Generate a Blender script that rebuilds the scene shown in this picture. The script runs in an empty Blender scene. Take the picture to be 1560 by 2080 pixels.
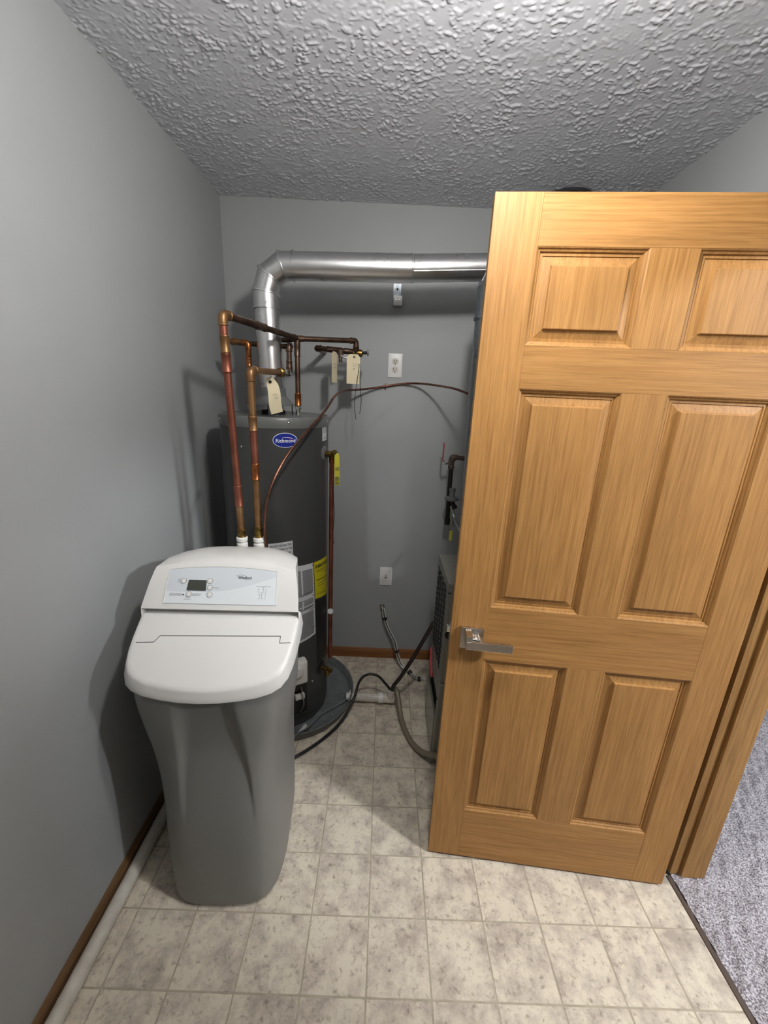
import bpy, bmesh, math, random
import numpy as np
from mathutils import Vector, Matrix
random.seed(7); rng = np.random.default_rng(11)
S = bpy.context.scene; COL = S.collection
PI = math.pi

# ---------------------------------------------------------------- camera
CAM = Vector((.8126, -.8872, 1.604)); PITCH, YAW, ROLL, FPX = .2855, .0063, .0458, 831.78
def cam_basis():
    cp, sp = math.cos(PITCH), math.sin(PITCH)
    F = Vector((math.sin(YAW)*cp, math.cos(YAW)*cp, -sp)); r0 = Vector((math.cos(YAW), -math.sin(YAW), 0)); u = r0.cross(F)
    return math.cos(ROLL)*r0+math.sin(ROLL)*u, -math.sin(ROLL)*r0+math.cos(ROLL)*u, F
rr, uu, FF = cam_basis()
cd = bpy.data.cameras.new('camera'); cam = bpy.data.objects.new('camera', cd); COL.objects.link(cam)
cd.sensor_fit = 'HORIZONTAL'; cd.sensor_width = 36; cd.lens = FPX/1560*36; cd.clip_start = .02
M = Matrix.Identity(4)
for i in range(3): M[i][0], M[i][1], M[i][2], M[i][3] = rr[i], uu[i], -FF[i], CAM[i]
cam.matrix_world = M; S.camera = cam

# ---------------------------------------------------------------- world, exposure
w = bpy.data.worlds.new('world'); S.world = w; w.use_nodes = True
w.node_tree.nodes['Background'].inputs[0].default_value = (.5, .55, .62, 1); w.node_tree.nodes['Background'].inputs[1].default_value = .05
S.view_settings.view_transform = 'Standard'; S.view_settings.look = 'None'; S.view_settings.gamma = 1
S.view_settings.use_curve_mapping = False; S.view_settings.exposure = 0.88
BULB = (.98, -.25, 2.25); BULB_POWER = 225.0        # radiance of the bare bulb in this room
HALL = (2.9, -1.03, 2.33); HALL_POWER = 250.0        # flush dome in the carpeted room

# ---------------------------------------------------------------- materials
def lin(c): return tuple((v/255/12.92 if v/255 <= .04045 else ((v/255+.055)/1.055)**2.4) for v in c)
def mat(name, c, rough=.5, metal=0, spec=.5, c2=None, scale=8, stretch=(1, 1, 1), bump=0, bscale=80, bdist=.002, coat=0, detail=4, lo=.35, hi=.65, emit=None, world=True, rvar=0):
    m = bpy.data.materials.new(name); m.use_nodes = True; N = m.node_tree.nodes; L = m.node_tree.links
    b = N['Principled BSDF']; b.inputs['Base Color'].default_value = (*lin(c), 1); b.inputs['Roughness'].default_value = rough
    b.inputs['Metallic'].default_value = metal; b.inputs['Specular IOR Level'].default_value = spec; b.inputs['Coat Weight'].default_value = coat
    if emit: b.inputs['Emission Color'].default_value = (*emit[0], 1); b.inputs['Emission Strength'].default_value = emit[1]
    if c2 or bump or rvar:
        g = N.new('ShaderNodeNewGeometry'); mp = N.new('ShaderNodeMapping'); mp.inputs['Scale'].default_value = stretch
        L.new(g.outputs['Position'], mp.inputs['Vector'])
    if c2 or rvar:
        n = N.new('ShaderNodeTexNoise'); n.inputs['Scale'].default_value = scale; n.inputs['Detail'].default_value = detail
        L.new(mp.outputs[0], n.inputs['Vector'])
    if c2:
        r = N.new('ShaderNodeValToRGB'); r.color_ramp.elements[0].position = lo; r.color_ramp.elements[1].position = hi
        r.color_ramp.elements[0].color = (*lin(c), 1); r.color_ramp.elements[1].color = (*lin(c2), 1)
        L.new(n.outputs['Fac'], r.inputs['Fac']); L.new(r.outputs['Color'], b.inputs['Base Color'])
    if rvar:
        mr = N.new('ShaderNodeMapRange'); mr.inputs['To Min'].default_value = rough-rvar; mr.inputs['To Max'].default_value = rough+rvar
        L.new(n.outputs['Fac'], mr.inputs['Value']); L.new(mr.outputs[0], b.inputs['Roughness'])
    if bump:
        n2 = N.new('ShaderNodeTexNoise'); n2.inputs['Scale'].default_value = bscale; n2.inputs['Detail'].default_value = 3
        L.new(mp.outputs[0], n2.inputs['Vector']); bu = N.new('ShaderNodeBump'); bu.inputs['Strength'].default_value = bump; bu.inputs['Distance'].default_value = bdist
        L.new(n2.outputs['Fac'], bu.inputs['Height']); L.new(bu.outputs[0], b.inputs['Normal'])
    return m
def oak(name, axis, dark=(148, 105, 56), light=(170, 126, 72), rough=.52):
    # open oak grain: long streaks along the axis, fine pores, a slow tonal drift
    m = bpy.data.materials.new(name); m.use_nodes = True; N = m.node_tree.nodes; L = m.node_tree.links; b = N['Principled BSDF']
    g = N.new('ShaderNodeTexCoord'); oi = N.new('ShaderNodeObjectInfo'); add = N.new('ShaderNodeVectorMath'); add.operation = 'ADD'
    sc = N.new('ShaderNodeVectorMath'); sc.operation = 'SCALE'; sc.inputs['Scale'].default_value = 7
    cx = N.new('ShaderNodeCombineXYZ')
    for i in range(3): L.new(oi.outputs['Random'], cx.inputs[i])
    L.new(cx.outputs[0], sc.inputs[0]); L.new(g.outputs['Object'], add.inputs[0]); L.new(sc.outputs[0], add.inputs[1])
    def noise(scl, st, det=4, dist=0):
        mp = N.new('ShaderNodeMapping'); mp.inputs['Scale'].default_value = st; L.new(add.outputs[0], mp.inputs['Vector'])
        n = N.new('ShaderNodeTexNoise'); n.inputs['Scale'].default_value = scl; n.inputs['Detail'].default_value = det; n.inputs['Distortion'].default_value = dist
        L.new(mp.outputs[0], n.inputs['Vector']); return n
    def st(a, c): v = [a, a, a]; v['xyz'.index(axis)] = c; return tuple(v)
    n1 = noise(1, st(150, 4.5), 6, .5); n2 = noise(1, st(420, 11), 3); n3 = noise(1, st(9, 1.1), 2)
    r = N.new('ShaderNodeValToRGB'); r.color_ramp.elements[0].position = .30; r.color_ramp.elements[1].position = .66
    r.color_ramp.elements[0].color = (*lin(dark), 1); r.color_ramp.elements[1].color = (*lin(light), 1); L.new(n1.outputs['Fac'], r.inputs['Fac'])
    def mult(src, n, lo, hi, p0, p1):
        mr = N.new('ShaderNodeMapRange'); mr.inputs['From Min'].default_value = p0; mr.inputs['From Max'].default_value = p1
        mr.inputs['To Min'].default_value = lo; mr.inputs['To Max'].default_value = hi; L.new(n.outputs['Fac'], mr.inputs['Value'])
        mx = N.new('ShaderNodeVectorMath'); mx.operation = 'SCALE'; L.new(src, mx.inputs[0]); L.new(mr.outputs[0], mx.inputs['Scale']); return mx.outputs[0]
    c = mult(r.outputs['Color'], n2, .84, 1.03, .36, .52); c = mult(c, n3, .93, 1.05, .35, .65)
    L.new(c, b.inputs['Base Color']); b.inputs['Roughness'].default_value = rough; b.inputs['Specular IOR Level'].default_value = .32
    bu = N.new('ShaderNodeBump'); bu.inputs['Strength'].default_value = .25; bu.inputs['Distance'].default_value = .0006
    L.new(n2.outputs['Fac'], bu.inputs['Height']); L.new(bu.outputs[0], b.inputs['Normal'])
    return m
def vinyl():
    m = bpy.data.materials.new('vinyl tile'); m.use_nodes = True; N = m.node_tree.nodes; L = m.node_tree.links; b = N['Principled BSDF']
    g = N.new('ShaderNodeNewGeometry'); oi = N.new('ShaderNodeObjectInfo')
    cx = N.new('ShaderNodeCombineXYZ'); L.new(oi.outputs['Random'], cx.inputs[2]); s9 = N.new('ShaderNodeVectorMath'); s9.operation = 'SCALE'; s9.inputs['Scale'].default_value = 13
    L.new(cx.outputs[0], s9.inputs[0]); add = N.new('ShaderNodeVectorMath'); add.operation = 'ADD'; L.new(g.outputs['Position'], add.inputs[0]); L.new(s9.outputs[0], add.inputs[1])
    def noise(scl, det, dist, rough=.55):
        n = N.new('ShaderNodeTexNoise'); n.inputs['Scale'].default_value = scl; n.inputs['Detail'].default_value = det; n.inputs['Distortion'].default_value = dist; n.inputs['Roughness'].default_value = rough
        L.new(add.outputs[0], n.inputs['Vector']); return n
    n1 = noise(14, 7, .15, .70); n2 = noise(60, 5, .3, .62)
    r = N.new('ShaderNodeValToRGB'); e = r.color_ramp.elements; e[0].position = .36; e[0].color = (*lin((171, 160, 147)), 1); e[1].position = .58; e[1].color = (*lin((216, 207, 187)), 1)
    k = e.new(.48); k.color = (*lin((199, 189, 172)), 1); L.new(n1.outputs['Fac'], r.inputs['Fac'])
    r2 = N.new('ShaderNodeValToRGB'); e = r2.color_ramp.elements; e[0].position = .28; e[0].color = (.42, .38, .35, 1); e[1].position = .45; e[1].color = (1, 1, 1, 1); L.new(n2.outputs['Fac'], r2.inputs['Fac'])
    mx = N.new('ShaderNodeMix'); mx.data_type = 'RGBA'; mx.blend_type = 'MULTIPLY'; mx.inputs['Factor'].default_value = .8
    L.new(r.outputs['Color'], mx.inputs['A']); L.new(r2.outputs['Color'], mx.inputs['B']); L.new(mx.outputs['Result'], b.inputs['Base Color'])
    b.inputs['Roughness'].default_value = .38; b.inputs['Specular IOR Level'].default_value = .4
    bu = N.new('ShaderNodeBump'); bu.inputs['Strength'].default_value = .12; bu.inputs['Distance'].default_value = .001; L.new(n2.outputs['Fac'], bu.inputs['Height']); L.new(bu.outputs[0], b.inputs['Normal'])
    return m
M_ = dict(
 wall=mat('grey wall paint', (158, 161, 161), .5, c2=(162, 165, 165), scale=2, bump=.25, bscale=140, bdist=.0012, spec=.4),
 ceil=mat('ceiling texture paint', (212, 213, 219), .5, spec=.4),
 white_wall=mat('far room wall paint', (160, 162, 164), .6, bump=.2, bscale=140, bdist=.001),
 tile=vinyl(), grout=mat('vinyl joint line', (178, 168, 148), .6, c2=(160, 150, 130), scale=30),
 carpet=mat('carpet pile', (128, 123, 128), .95, spec=.1, c2=(218, 213, 218), scale=200, lo=.40, hi=.60, bump=1, bscale=330, bdist=.006),
 oak_v=oak('oak grain upright', 'z'), oak_h=oak('oak grain across', 'x'), oak_y=oak('oak grain along depth', 'y', (88, 63, 40), (118, 88, 56)),
 oak_base=oak('oak baseboard', 'x', (118, 76, 42), (150, 98, 56)), oak_jamb=oak('oak jamb', 'z', (132, 96, 52), (160, 120, 68)),
 lidw=mat('white plastic', (214, 213, 209), .36, bump=.15, bscale=420, bdist=.0004), panelw=mat('panel face film', (200, 206, 210), .3), panelw2=mat('panel pale film', (214, 219, 221), .3),
 bodyg=mat('grey plastic', (122, 122, 119), .36, bump=.12, bscale=380, bdist=.0004), seam=mat('seam shadow gap', (70, 70, 68), .7),
 lcd=mat('lcd window', (62, 64, 58), .25), ink=mat('dark ink', (24, 24, 26), .6), greyink=mat('grey ink', (130, 134, 138), .6), midink=mat('mid ink', (70, 74, 78), .6),
 tank=mat('dark grey enamel', (66, 67, 66), .33, bump=.05, bscale=40, bdist=.001), capm=mat('grey enamel cap', (104, 106, 104), .3), blackp=mat('black panel', (30, 31, 31), .45),
 galv=mat('galvanised steel', (150, 156, 160), .38, metal=.85, c2=(124, 130, 136), scale=60, rvar=.08),
 alu=mat('bright sheet steel flue', (226, 226, 226), .29, metal=1, bump=.15, bscale=9, bdist=.003, rvar=.06, scale=14),
 hood=mat('grey coated steel', (132, 136, 136), .4, metal=.5),
 cop_red=mat('copper reddish', (150, 92, 74), .46, metal=.75, c2=(118, 68, 52), scale=14, rvar=.08), cop_brown=mat('copper tarnished brown', (158, 122, 84), .44, metal=.75, c2=(118, 84, 52), scale=16, rvar=.08),
 cop_dark=mat('copper dark tarnish', (104, 82, 68), .42, metal=.85, c2=(72, 54, 44), scale=16, rvar=.08), cop_bright=mat('copper bright fitting', (178, 112, 68), .34, metal=.9, c2=(126, 74, 44), scale=40),
 cop_tube=mat('copper tube', (132, 90, 72), .38, metal=.8, c2=(96, 64, 50), scale=20), solder=mat('solder ring', (206, 178, 150), .25, metal=1),
 brass=mat('brass', (150, 120, 62), .35, metal=.9, c2=(96, 76, 40), scale=60), steel=mat('bright steel', (190, 190, 188), .28, metal=1), chrome=mat('chrome', (235, 235, 232), .1, metal=1),
 nickel=mat('satin nickel', (204, 198, 190), .27, metal=1, rvar=.04, scale=300, stretch=(1, 1, 12)),
 ironb=mat('black iron', (34, 33, 32), .5, metal=.3), ironr=mat('rusty iron fitting', (92, 76, 64), .55, metal=.4, c2=(66, 54, 46), scale=60), alc=mat('cast aluminium', (128, 130, 130), .5, metal=.6),
 redm=mat('red handle vinyl', (150, 60, 60), .5), pink=mat('red wire insulation', (178, 54, 62), .5), blackr=mat('black rubber', (22, 22, 23), .45), taupe=mat('taupe vinyl hose', (128, 117, 100), .38), strap=mat('dark brown hose', (46, 36, 33), .45),
 pvc=mat('white pvc', (208, 203, 192), .4, c2=(190, 184, 172), scale=24), pvcb=mat('white pvc bright', (224, 223, 218), .38), pan=mat('grey plastic pan', (122, 126, 127), .34, c2=(104, 108, 110), scale=14, rvar=.08),
 plate=mat('white wall plate', (226, 226, 224), .35), slot=mat('slot dark', (20, 20, 20), .7),
 tagp=mat('cream tag card', (222, 210, 176), .75), yel=mat('yellow label', (206, 196, 30), .45), ytag=mat('yellow plastic tag', (196, 190, 60), .45), stick=mat('sticker white', (216, 220, 222), .45), blue=mat('logo blue', (22, 40, 138), .35), whitep=mat('logo white', (232, 236, 242), .4), redp=mat('logo red', (200, 60, 60), .4),
 furn=mat('furnace grey beige enamel', (134, 132, 122), .42, metal=.1), furnlow=mat('furnace lower glossy panel', (118, 116, 106), .2, metal=.35, spec=.8), dark=mat('dark interior', (14, 14, 14), .8),
 clear=mat('white tube', (196, 198, 196), .3), foil=mat('flexible metal conduit', (170, 172, 168), .3, metal=.9), wirew=mat('white wire', (214, 214, 206), .45),
 thresh=mat('metal threshold', (112, 100, 92), .4, metal=.6), ledge=mat('grey dark ring', (48, 48, 50), .5),
 bulb=mat('bulb glass glow', (255, 255, 255), .3, emit=((1.0, .97, .93), BULB_POWER)), hall=mat('dome glass glow', (255, 255, 255), .3, emit=((.96, .97, 1.0), HALL_POWER)),
)

# ---------------------------------------------------------------- object helpers
ORG = {}
def origin(p): return ORG.get(p.name, Vector((0, 0, 0))) if p else Vector((0, 0, 0))
def link(o, parent, org):
    COL.objects.link(o); ORG[o.name] = org
    if parent: o.parent = parent
def thing(name, label, cat, loc, group=None, kind=None):
    o = bpy.data.objects.new(name, None); o.empty_display_size = .05; o.location = loc; link(o, None, Vector(loc))
    if label: o['label'] = label
    if cat: o['category'] = cat
    if group: o['group'] = group
    if kind: o['kind'] = kind
    return o
def tag(o, label, cat, group=None):
    o['label'] = label; o['category'] = cat
    if group: o['group'] = group
    return o
def mesh(name, V, F, m, parent=None, smooth=False, auto=None, label=None, kind=None):
    V = np.asarray(V, dtype=float)
    if parent: org = origin(parent)
    else: org = Vector(((V[:, 0].min()+V[:, 0].max())/2, (V[:, 1].min()+V[:, 1].max())/2, V[:, 2].min()))
    me = bpy.data.meshes.new(name); me.from_pydata([tuple(v) for v in V-np.array(org)], [], F); me.materials.append(M_[m] if isinstance(m, str) else m)
    bm = bmesh.new(); bm.from_mesh(me); bmesh.ops.recalc_face_normals(bm, faces=bm.faces)
    if smooth:
        for f in bm.faces: f.smooth = True
        a = math.radians(auto or 38)
        for e in bm.edges:
            if len(e.link_faces) == 2 and e.calc_face_angle(0) > a: e.smooth = False
    bm.to_mesh(me); bm.free()
    o = bpy.data.objects.new(name, me)
    if not parent: o.location = org
    link(o, parent, org)
    if label: o['label'] = label
    if kind: o['kind'] = kind
    return o
class G:                                   # a bag of geometry for one mesh
    def __init__(s): s.V = []; s.F = []
    def add(s, V, F):
        n = len(s.V); s.V += [tuple(v) for v in V]; s.F += [tuple(i+n for i in f) for f in F]; return s
    def box(s, a, b, bev=0, seg=2, fn=None):
        bm = bmesh.new(); bmesh.ops.create_cube(bm, size=1)
        for v in bm.verts: v.co = Vector([(a[i]+b[i])/2+v.co[i]*(b[i]-a[i]) for i in range(3)])
        if bev: bmesh.ops.bevel(bm, geom=bm.edges[:], offset=bev, segments=seg, affect='EDGES', profile=.6)
        V = [tuple(v.co) for v in bm.verts]; bm.verts.index_update(); F = [[v.index for v in f.verts] for f in bm.faces]; bm.free()
        if fn: V = [fn(*v) for v in V]
        return s.add(V, F)
    def lathe(s, prof, c, axis='z', n=24, cap=True, th0=0, th1=2*PI):
        # prof: (radius, height) pairs along the axis through c
        V = []; full = abs(th1-th0-2*PI) < 1e-6; m = n if full else n+1
        if isinstance(axis, str): ax = Vector({'x': (1, 0, 0), 'y': (0, 1, 0), 'z': (0, 0, 1)}[axis])
        else: ax = Vector(axis).normalized()
        ref = Vector((1, 0, 0)) if abs(ax.x) < .9 else Vector((0, 1, 0)); p = (ref-ax*ref.dot(ax)).normalized(); q = ax.cross(p)
        c = Vector(c)
        for r, h in prof:
            for k in range(m):
                t = th0+(th1-th0)*k/n; V.append(c+ax*h+(p*math.cos(t)+q*math.sin(t))*max(r, 1e-5))
        F = []
        for i in range(len(prof)-1):
            for k in range(n if full else n):
                a = i*m+k; b = i*m+(k+1) % m; F.append((a, b, b+m, a+m))
        if cap and full: F.append(tuple(range(m-1, -1, -1))); F.append(tuple(range((len(prof)-1)*m, len(prof)*m)))
        return s.add(V, F)
    def cyl(s, a, b, r, n=20, r2=None):
        a = Vector(a); b = Vector(b); return s.lathe([(r, 0), (r if r2 is None else r2, (b-a).length)], a, b-a, n)
    def tube(s, pts, r, n=14, rad=None, closed=False):
        pts = [Vector(p) for p in pts]
        if rad:                                                  # fillet the corners
            out = [pts[0]]
            for i in range(1, len(pts)-1):
                a, b, c = pts[i-1], pts[i], pts[i+1]; R = min(rad, (a-b).length*.49, (c-b).length*.49)
                p0 = b+(a-b).normalized()*R; p1 = b+(c-b).normalized()*R
                for k in range(7): t = k/6; out.append(p0*(1-t)**2+b*2*t*(1-t)+p1*t*t)
            out.append(pts[-1]); pts = out
        R = r if callable(r) else (lambda t: r)
        V = []; T = (pts[1]-pts[0]).normalized(); ref = Vector((0, 0, 1)) if abs(T.z) < .9 else Vector((1, 0, 0)); nrm = (ref-T*ref.dot(T)).normalized()
        for i, p in enumerate(pts):
            t = (pts[min(i+1, len(pts)-1)]-pts[max(i-1, 0)]).normalized(); nrm = (nrm-t*nrm.dot(t)).normalized(); bn = t.cross(nrm); rad_ = R(i/(len(pts)-1))
            for k in range(n): a = 2*PI*k/n; V.append(p+(nrm*math.cos(a)+bn*math.sin(a))*rad_)
        F = [(i*n+k, i*n+(k+1) % n, (i+1)*n+(k+1) % n, (i+1)*n+k) for i in range(len(pts)-1) for k in range(n)]
        F += [tuple(range(n-1, -1, -1)), tuple(range((len(pts)-1)*n, len(pts)*n))]
        return s.add(V, F)
    def sphere(s, c, r, n=16, sq=(1, 1, 1)):
        V = []; F = []; m = n//2
        for i in range(m+1):
            for k in range(n): ph = PI*i/m; th = 2*PI*k/n; V.append((c[0]+r*sq[0]*math.sin(ph)*math.cos(th), c[1]+r*sq[1]*math.sin(ph)*math.sin(th), c[2]+r*sq[2]*math.cos(ph)))
        for i in range(m):
            for k in range(n): F.append((i*n+k, i*n+(k+1) % n, (i+1)*n+(k+1) % n, (i+1)*n+k))
        return s.add(V, F)
    def prism(s, poly, fn, h0, h1):                               # polygon (u,v) extruded along h through fn(u,v,h)
        n = len(poly); V = [fn(u, v, h0) for u, v in poly]+[fn(u, v, h1) for u, v in poly]
        F = [tuple(range(n)), tuple(range(n, 2*n))]+[(i, (i+1) % n, n+(i+1) % n, n+i) for i in range(n)]
        return s.add(V, F)
    def build(s, name, m, parent=None, smooth=False, **k): return mesh(name, s.V, s.F, m, parent, smooth, **k)
def spline(P, n=8):                                               # Catmull-Rom through points
    P = [Vector(p) for p in P]; out = []
    for i in range(len(P)-1):
        a = P[max(i-1, 0)]; b = P[i]; c = P[i+1]; d = P[min(i+2, len(P)-1)]
        for k in range(n):
            t = k/n; out.append(.5*((2*b)+(c-a)*t+(2*a-5*b+4*c-d)*t*t+(-a+3*b-3*c+d)*t**3))
    out.append(P[-1]); return out
def struct(o): o['kind'] = 'structure'; return o
def text_mesh(s, fn, u0, u1, v0, v1, h, bold=0, shear=0):
    """flat lettering fitted into the (u,v) box, raised to h; fn(u,v,h) puts it on its surface"""
    cu = bpy.data.curves.new('lettering', 'FONT'); cu.body = s; cu.offset = bold; cu.shear = shear; cu.resolution_u = 2
    to = bpy.data.objects.new('lettering', cu); COL.objects.link(to); bpy.context.view_layer.update()
    me = bpy.data.meshes.new_from_object(to.evaluated_get(bpy.context.evaluated_depsgraph_get()))
    V = np.array([v.co[:] for v in me.vertices]); F = [tuple(p.vertices) for p in me.polygons]
    bpy.data.objects.remove(to); bpy.data.curves.remove(cu); bpy.data.meshes.remove(me)
    lo = V.min(0); hi = V.max(0); V[:, 0] = u0+(V[:, 0]-lo[0])/(hi[0]-lo[0])*(u1-u0); V[:, 1] = v0+(V[:, 1]-lo[1])/(hi[1]-lo[1])*(v1-v0)
    return [fn(a, b, h) for a, b, _ in V], F
def field(nx, ny, sx, sy, seed, ang=0):                           # smooth random field, correlation lengths in cells
    r = np.random.default_rng(seed); f = np.fft.fft2(r.standard_normal((nx, ny))); kx = np.fft.fftfreq(nx)[:, None]; ky = np.fft.fftfreq(ny)[None, :]
    c, s = math.cos(ang), math.sin(ang); a = kx*c+ky*s; b = -kx*s+ky*c
    g = np.real(np.fft.ifft2(f*np.exp(-2*PI*PI*((a*sx)**2+(b*sy)**2)))); return (g-g.mean())/g.std()
def grid(name, x0, x1, y0, y1, H, z, m, parent=None):
    nx, ny = H.shape; X, Y = np.meshgrid(np.linspace(x0, x1, nx), np.linspace(y0, y1, ny), indexing='ij')
    V = np.stack([X-(x0+x1)/2, Y-(y0+y1)/2, H], -1).reshape(-1, 3); i = np.arange(nx-1)[:, None]*ny+np.arange(ny-1)[None, :]
    F = np.stack([i, i+ny, i+ny+1, i+1], -1).reshape(-1, 4)
    me = bpy.data.meshes.new(name); me.vertices.add(len(V)); me.vertices.foreach_set('co', V.ravel()); me.loops.add(F.size); me.loops.foreach_set('vertex_index', F.ravel().astype(np.int32))
    me.polygons.add(len(F)); me.polygons.foreach_set('loop_start', np.arange(0, F.size, 4, dtype=np.int32)); me.polygons.foreach_set('use_smooth', np.ones(len(F), bool)); me.update(calc_edges=True)
    me.materials.append(M_[m]); o = bpy.data.objects.new(name, me); o.location = ((x0+x1)/2, (y0+y1)/2, z); link(o, parent, o.location.copy()); return o

# ================================================================ the setting
W, YB, H, YR = 1.875, 1.336, 2.4408, -2.40          # room: x 0..W, y YR..YB
XC0, XC1 = 1.99, 4.6                                 # carpeted room beyond the right wall
DY0, DY1, DZ = -.672, .150, 2.062                    # doorway
T, OX = .1818, .8278
fl = G().box((0, YR, -.03), (W+.012, YB, -.0009)).build('floor', 'grout'); struct(fl)
tm = {}
def tile_mesh(wx, wy):
    k = (round(wx, 3), round(wy, 3))
    if k not in tm:
        g = G().box((-wx/2, -wy/2, -.006), (wx/2, wy/2, 0), .0012, 1); me = bpy.data.meshes.new('tile'); me.from_pydata(g.V, [], g.F); me.materials.append(M_['tile']); tm[k] = me
    return tm[k]
gap = .0036
cols = [0]+[OX+T*i for i in range(-4, 6)]+[W+.010]; rows = [YR]+[T*i for i in range(-13, 8)]+[YB]
for a, b in zip(cols, cols[1:]):
    for c, d in zip(rows, rows[1:]):
        if b-a < .01 or d-c < .01: continue
        o = bpy.data.objects.new('tile', tile_mesh(b-a-gap, d-c-gap)); COL.objects.link(o); o.parent = fl
        o.location = Vector(((a+b)/2, (c+d)/2, 0))-fl.location
# ceiling: knockdown blobs as real relief
for y0, y1, nx, ny, k in ((-.60, YB+.002, 650, 670, 1.0), (YR, -.60, 330, 316, .55)):
    f = field(nx, ny, 1.0*k, 1.0*k, 1)*.85+field(nx, ny, 1.7*k, 1.7*k, 2)*.5
    Hc = -np.clip((f-.20)/1.3, 0, 1.0)**.8*.0021*np.clip(1+.3*field(nx, ny, 9*k, 9*k, 3), .2, 2)
    struct(grid('ceiling', -.002, W+.002, y0, y1, Hc, H, 'ceil'))
struct(G().box((-.12, YR-.1, H+.004), (W+.1, YB+.1, H+.1)).build('ceiling', 'ceil'))
struct(G().box((-.12, YR-.12, -.03), (0, YB+.12, H+.004)).build('wall_left', 'wall'))
struct(G().box((0, YB, -.03), (W, YB+.12, H+.004)).build('wall_back', 'wall'))
struct(G().box((0, YR-.12, -.03), (W, YR, H+.004)).build('wall_rear', 'wall'))
g = G().box((W, DY1+.018, -.03), (XC0, YB+.12, H+.004)); g.box((W, YR-.12, -.03), (XC0, DY0-.018, H+.004)); g.box((W, DY0-.018, DZ+.018), (XC0, DY1+.018, H+.004))
struct(g.build('wall_right', 'wall'))
# carpeted room
nx, ny = 520, 640; ca = .9
c1 = field(nx, ny, 4.5, 1.1, 5, ca); c2 = field(nx, ny, 1.2, 1.0, 6); c3 = field(nx, ny, 26, 3, 7, ca+.25); c4 = field(nx, ny, 40, 30, 8)
Hk = c1*.0030+c2*.0022-np.clip(c3-1.6, 0, 1)*.007+c4*.0015; Hk[:6, :] -= .004*np.linspace(1, 0, 6)[:, None]
ck = grid('floor', W+.018, 4.55, YR, 2.0, Hk, .012, 'carpet'); ck['kind'] = 'structure'
struct(G().box((XC0, YR-.6, H), (XC1+.1, 2.3, H+.1)).build('ceiling', 'white_wall'))
struct(G().box((XC1, YR-.6, -.03), (XC1+.1, 2.3, H)).build('wall_far', 'white_wall'))
struct(G().box((XC0, 2.0, -.03), (XC1, 2.1, H)).build('wall_far', 'white_wall'))
struct(G().box((XC0, YR-.1, -.03), (XC1, YR, H)).build('wall_far', 'white_wall'))
# baseboards with an eased, stepped top
def base_profile(): return [(0, 0), (.0125, 0), (.0125, .044), (.0105, .050), (.0085, .0535), (.0070, .058), (.0050, .0605), (0, .0625)]
def sweep(name, m, fn, L0, L1):
    P = base_profile(); n = len(P); V = [fn(L0, d, z) for d, z in P]+[fn(L1, d, z) for d, z in P]
    F = [tuple(range(n)), tuple(range(n, 2*n))]+[(i, (i+1) % n, n+(i+1) % n, n+i) for i in range(n)]; return struct(mesh(name, V, F, m, smooth=False))
sweep('baseboard_left', 'oak_y', lambda l, d, z: (d, l, z+.0005), YR, YB-.013)
sweep('baseboard_back', 'oak_base', lambda l, d, z: (l, YB-d, z+.0005), 0, W)
sweep('baseboard_right', 'oak_y', lambda l, d, z: (W-d, l, z+.0005), DY1+.08, YB-.013)
# jamb, stop and casing of the doorway
g = G().box((W+.013, DY1, .013), (XC0+.012, DY1+.018, DZ), .001); g.box((W-.012, DY0-.018, .013), (XC0+.012, DY0, DZ), .001); g.box((W-.012, DY0-.018, DZ), (XC0+.012, DY1+.018, DZ+.018), .001)
struct(g.build('trim_1', 'oak_jamb'))
g = G().box((W+.045, DY1-.011, .013), (XC0+.012, DY1, DZ), .001); g.box((W+.045, DY0, .013), (XC0+.012, DY0+.011, DZ), .001); g.box((W+.045, DY0, DZ-.011), (W+.08, DY1, DZ), .001)
struct(g.build('trim_2', 'oak_jamb'))
g = G()
for x0, x1 in ((W-.013, W), (XC0, XC0+.013)):
    g.box((x0, DY1+(.018 if x0 < W else .006), .002 if x0 < W else .012), (x1, DY1+.063, DZ+.06), .003); g.box((x0, DY0-.063, .002 if x0 < W else .012), (x1, DY0-.006, DZ+.06), .003); g.box((x0, DY0-.063, DZ+.006), (x1, DY1+.063, DZ+.063), .003)
struct(g.build('trim_3', 'oak_jamb'))
# metal edge strip where vinyl meets carpet
g = G(); P = [(-.010, 0), (-.008, .0035), (0, .006), (.008, .0045), (.0115, 0)]
V = [(W+.012+d, yy, z) for yy in (DY0, DY1) for d, z in P]; n = 5
struct(mesh('trim_4', V, [tuple(range(n)), tuple(range(n, 2*n))]+[(i, (i+1) % n, n+(i+1) % n, n+i) for i in range(n)], 'thresh', smooth=True))

# lamps: porcelain holder with a bare bulb here, a glass dome next door
t = thing('ceiling_lamp', 'bare bulb in a round white porcelain lampholder on the textured ceiling above the camera', 'lamp', (BULB[0], BULB[1], H-.06))
G().lathe([(.058, 0), (.058, -.020), (.045, -.06), (.024, -.085), (.022, -.112)], (BULB[0], BULB[1], H), 'z', 28).build('lamp_holder', 'pvcb', t, True)
G().lathe([(.012, .082), (.016, .07), (.022, .05), (.038, .022), (.045, 0), (.040, -.022), (.026, -.038), (.004, -.046)], BULB, 'z', 24).build('bulb', 'bulb', t, True)
t = thing('ceiling_lamp', 'flush glass dome lamp on the ceiling of the carpeted room', 'lamp', (HALL[0], HALL[1], HALL[2]))
G().lathe([(.15, .105), (.15, .085), (.14, .080)], HALL, 'z', 32).build('lamp_base', 'nickel', t, True)
G().lathe([(.135, .08), (.13, .05), (.10, .02), (.05, .003), (.005, 0)], HALL, 'z', 32).build('lamp_dome', 'hall', t, True)

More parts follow.
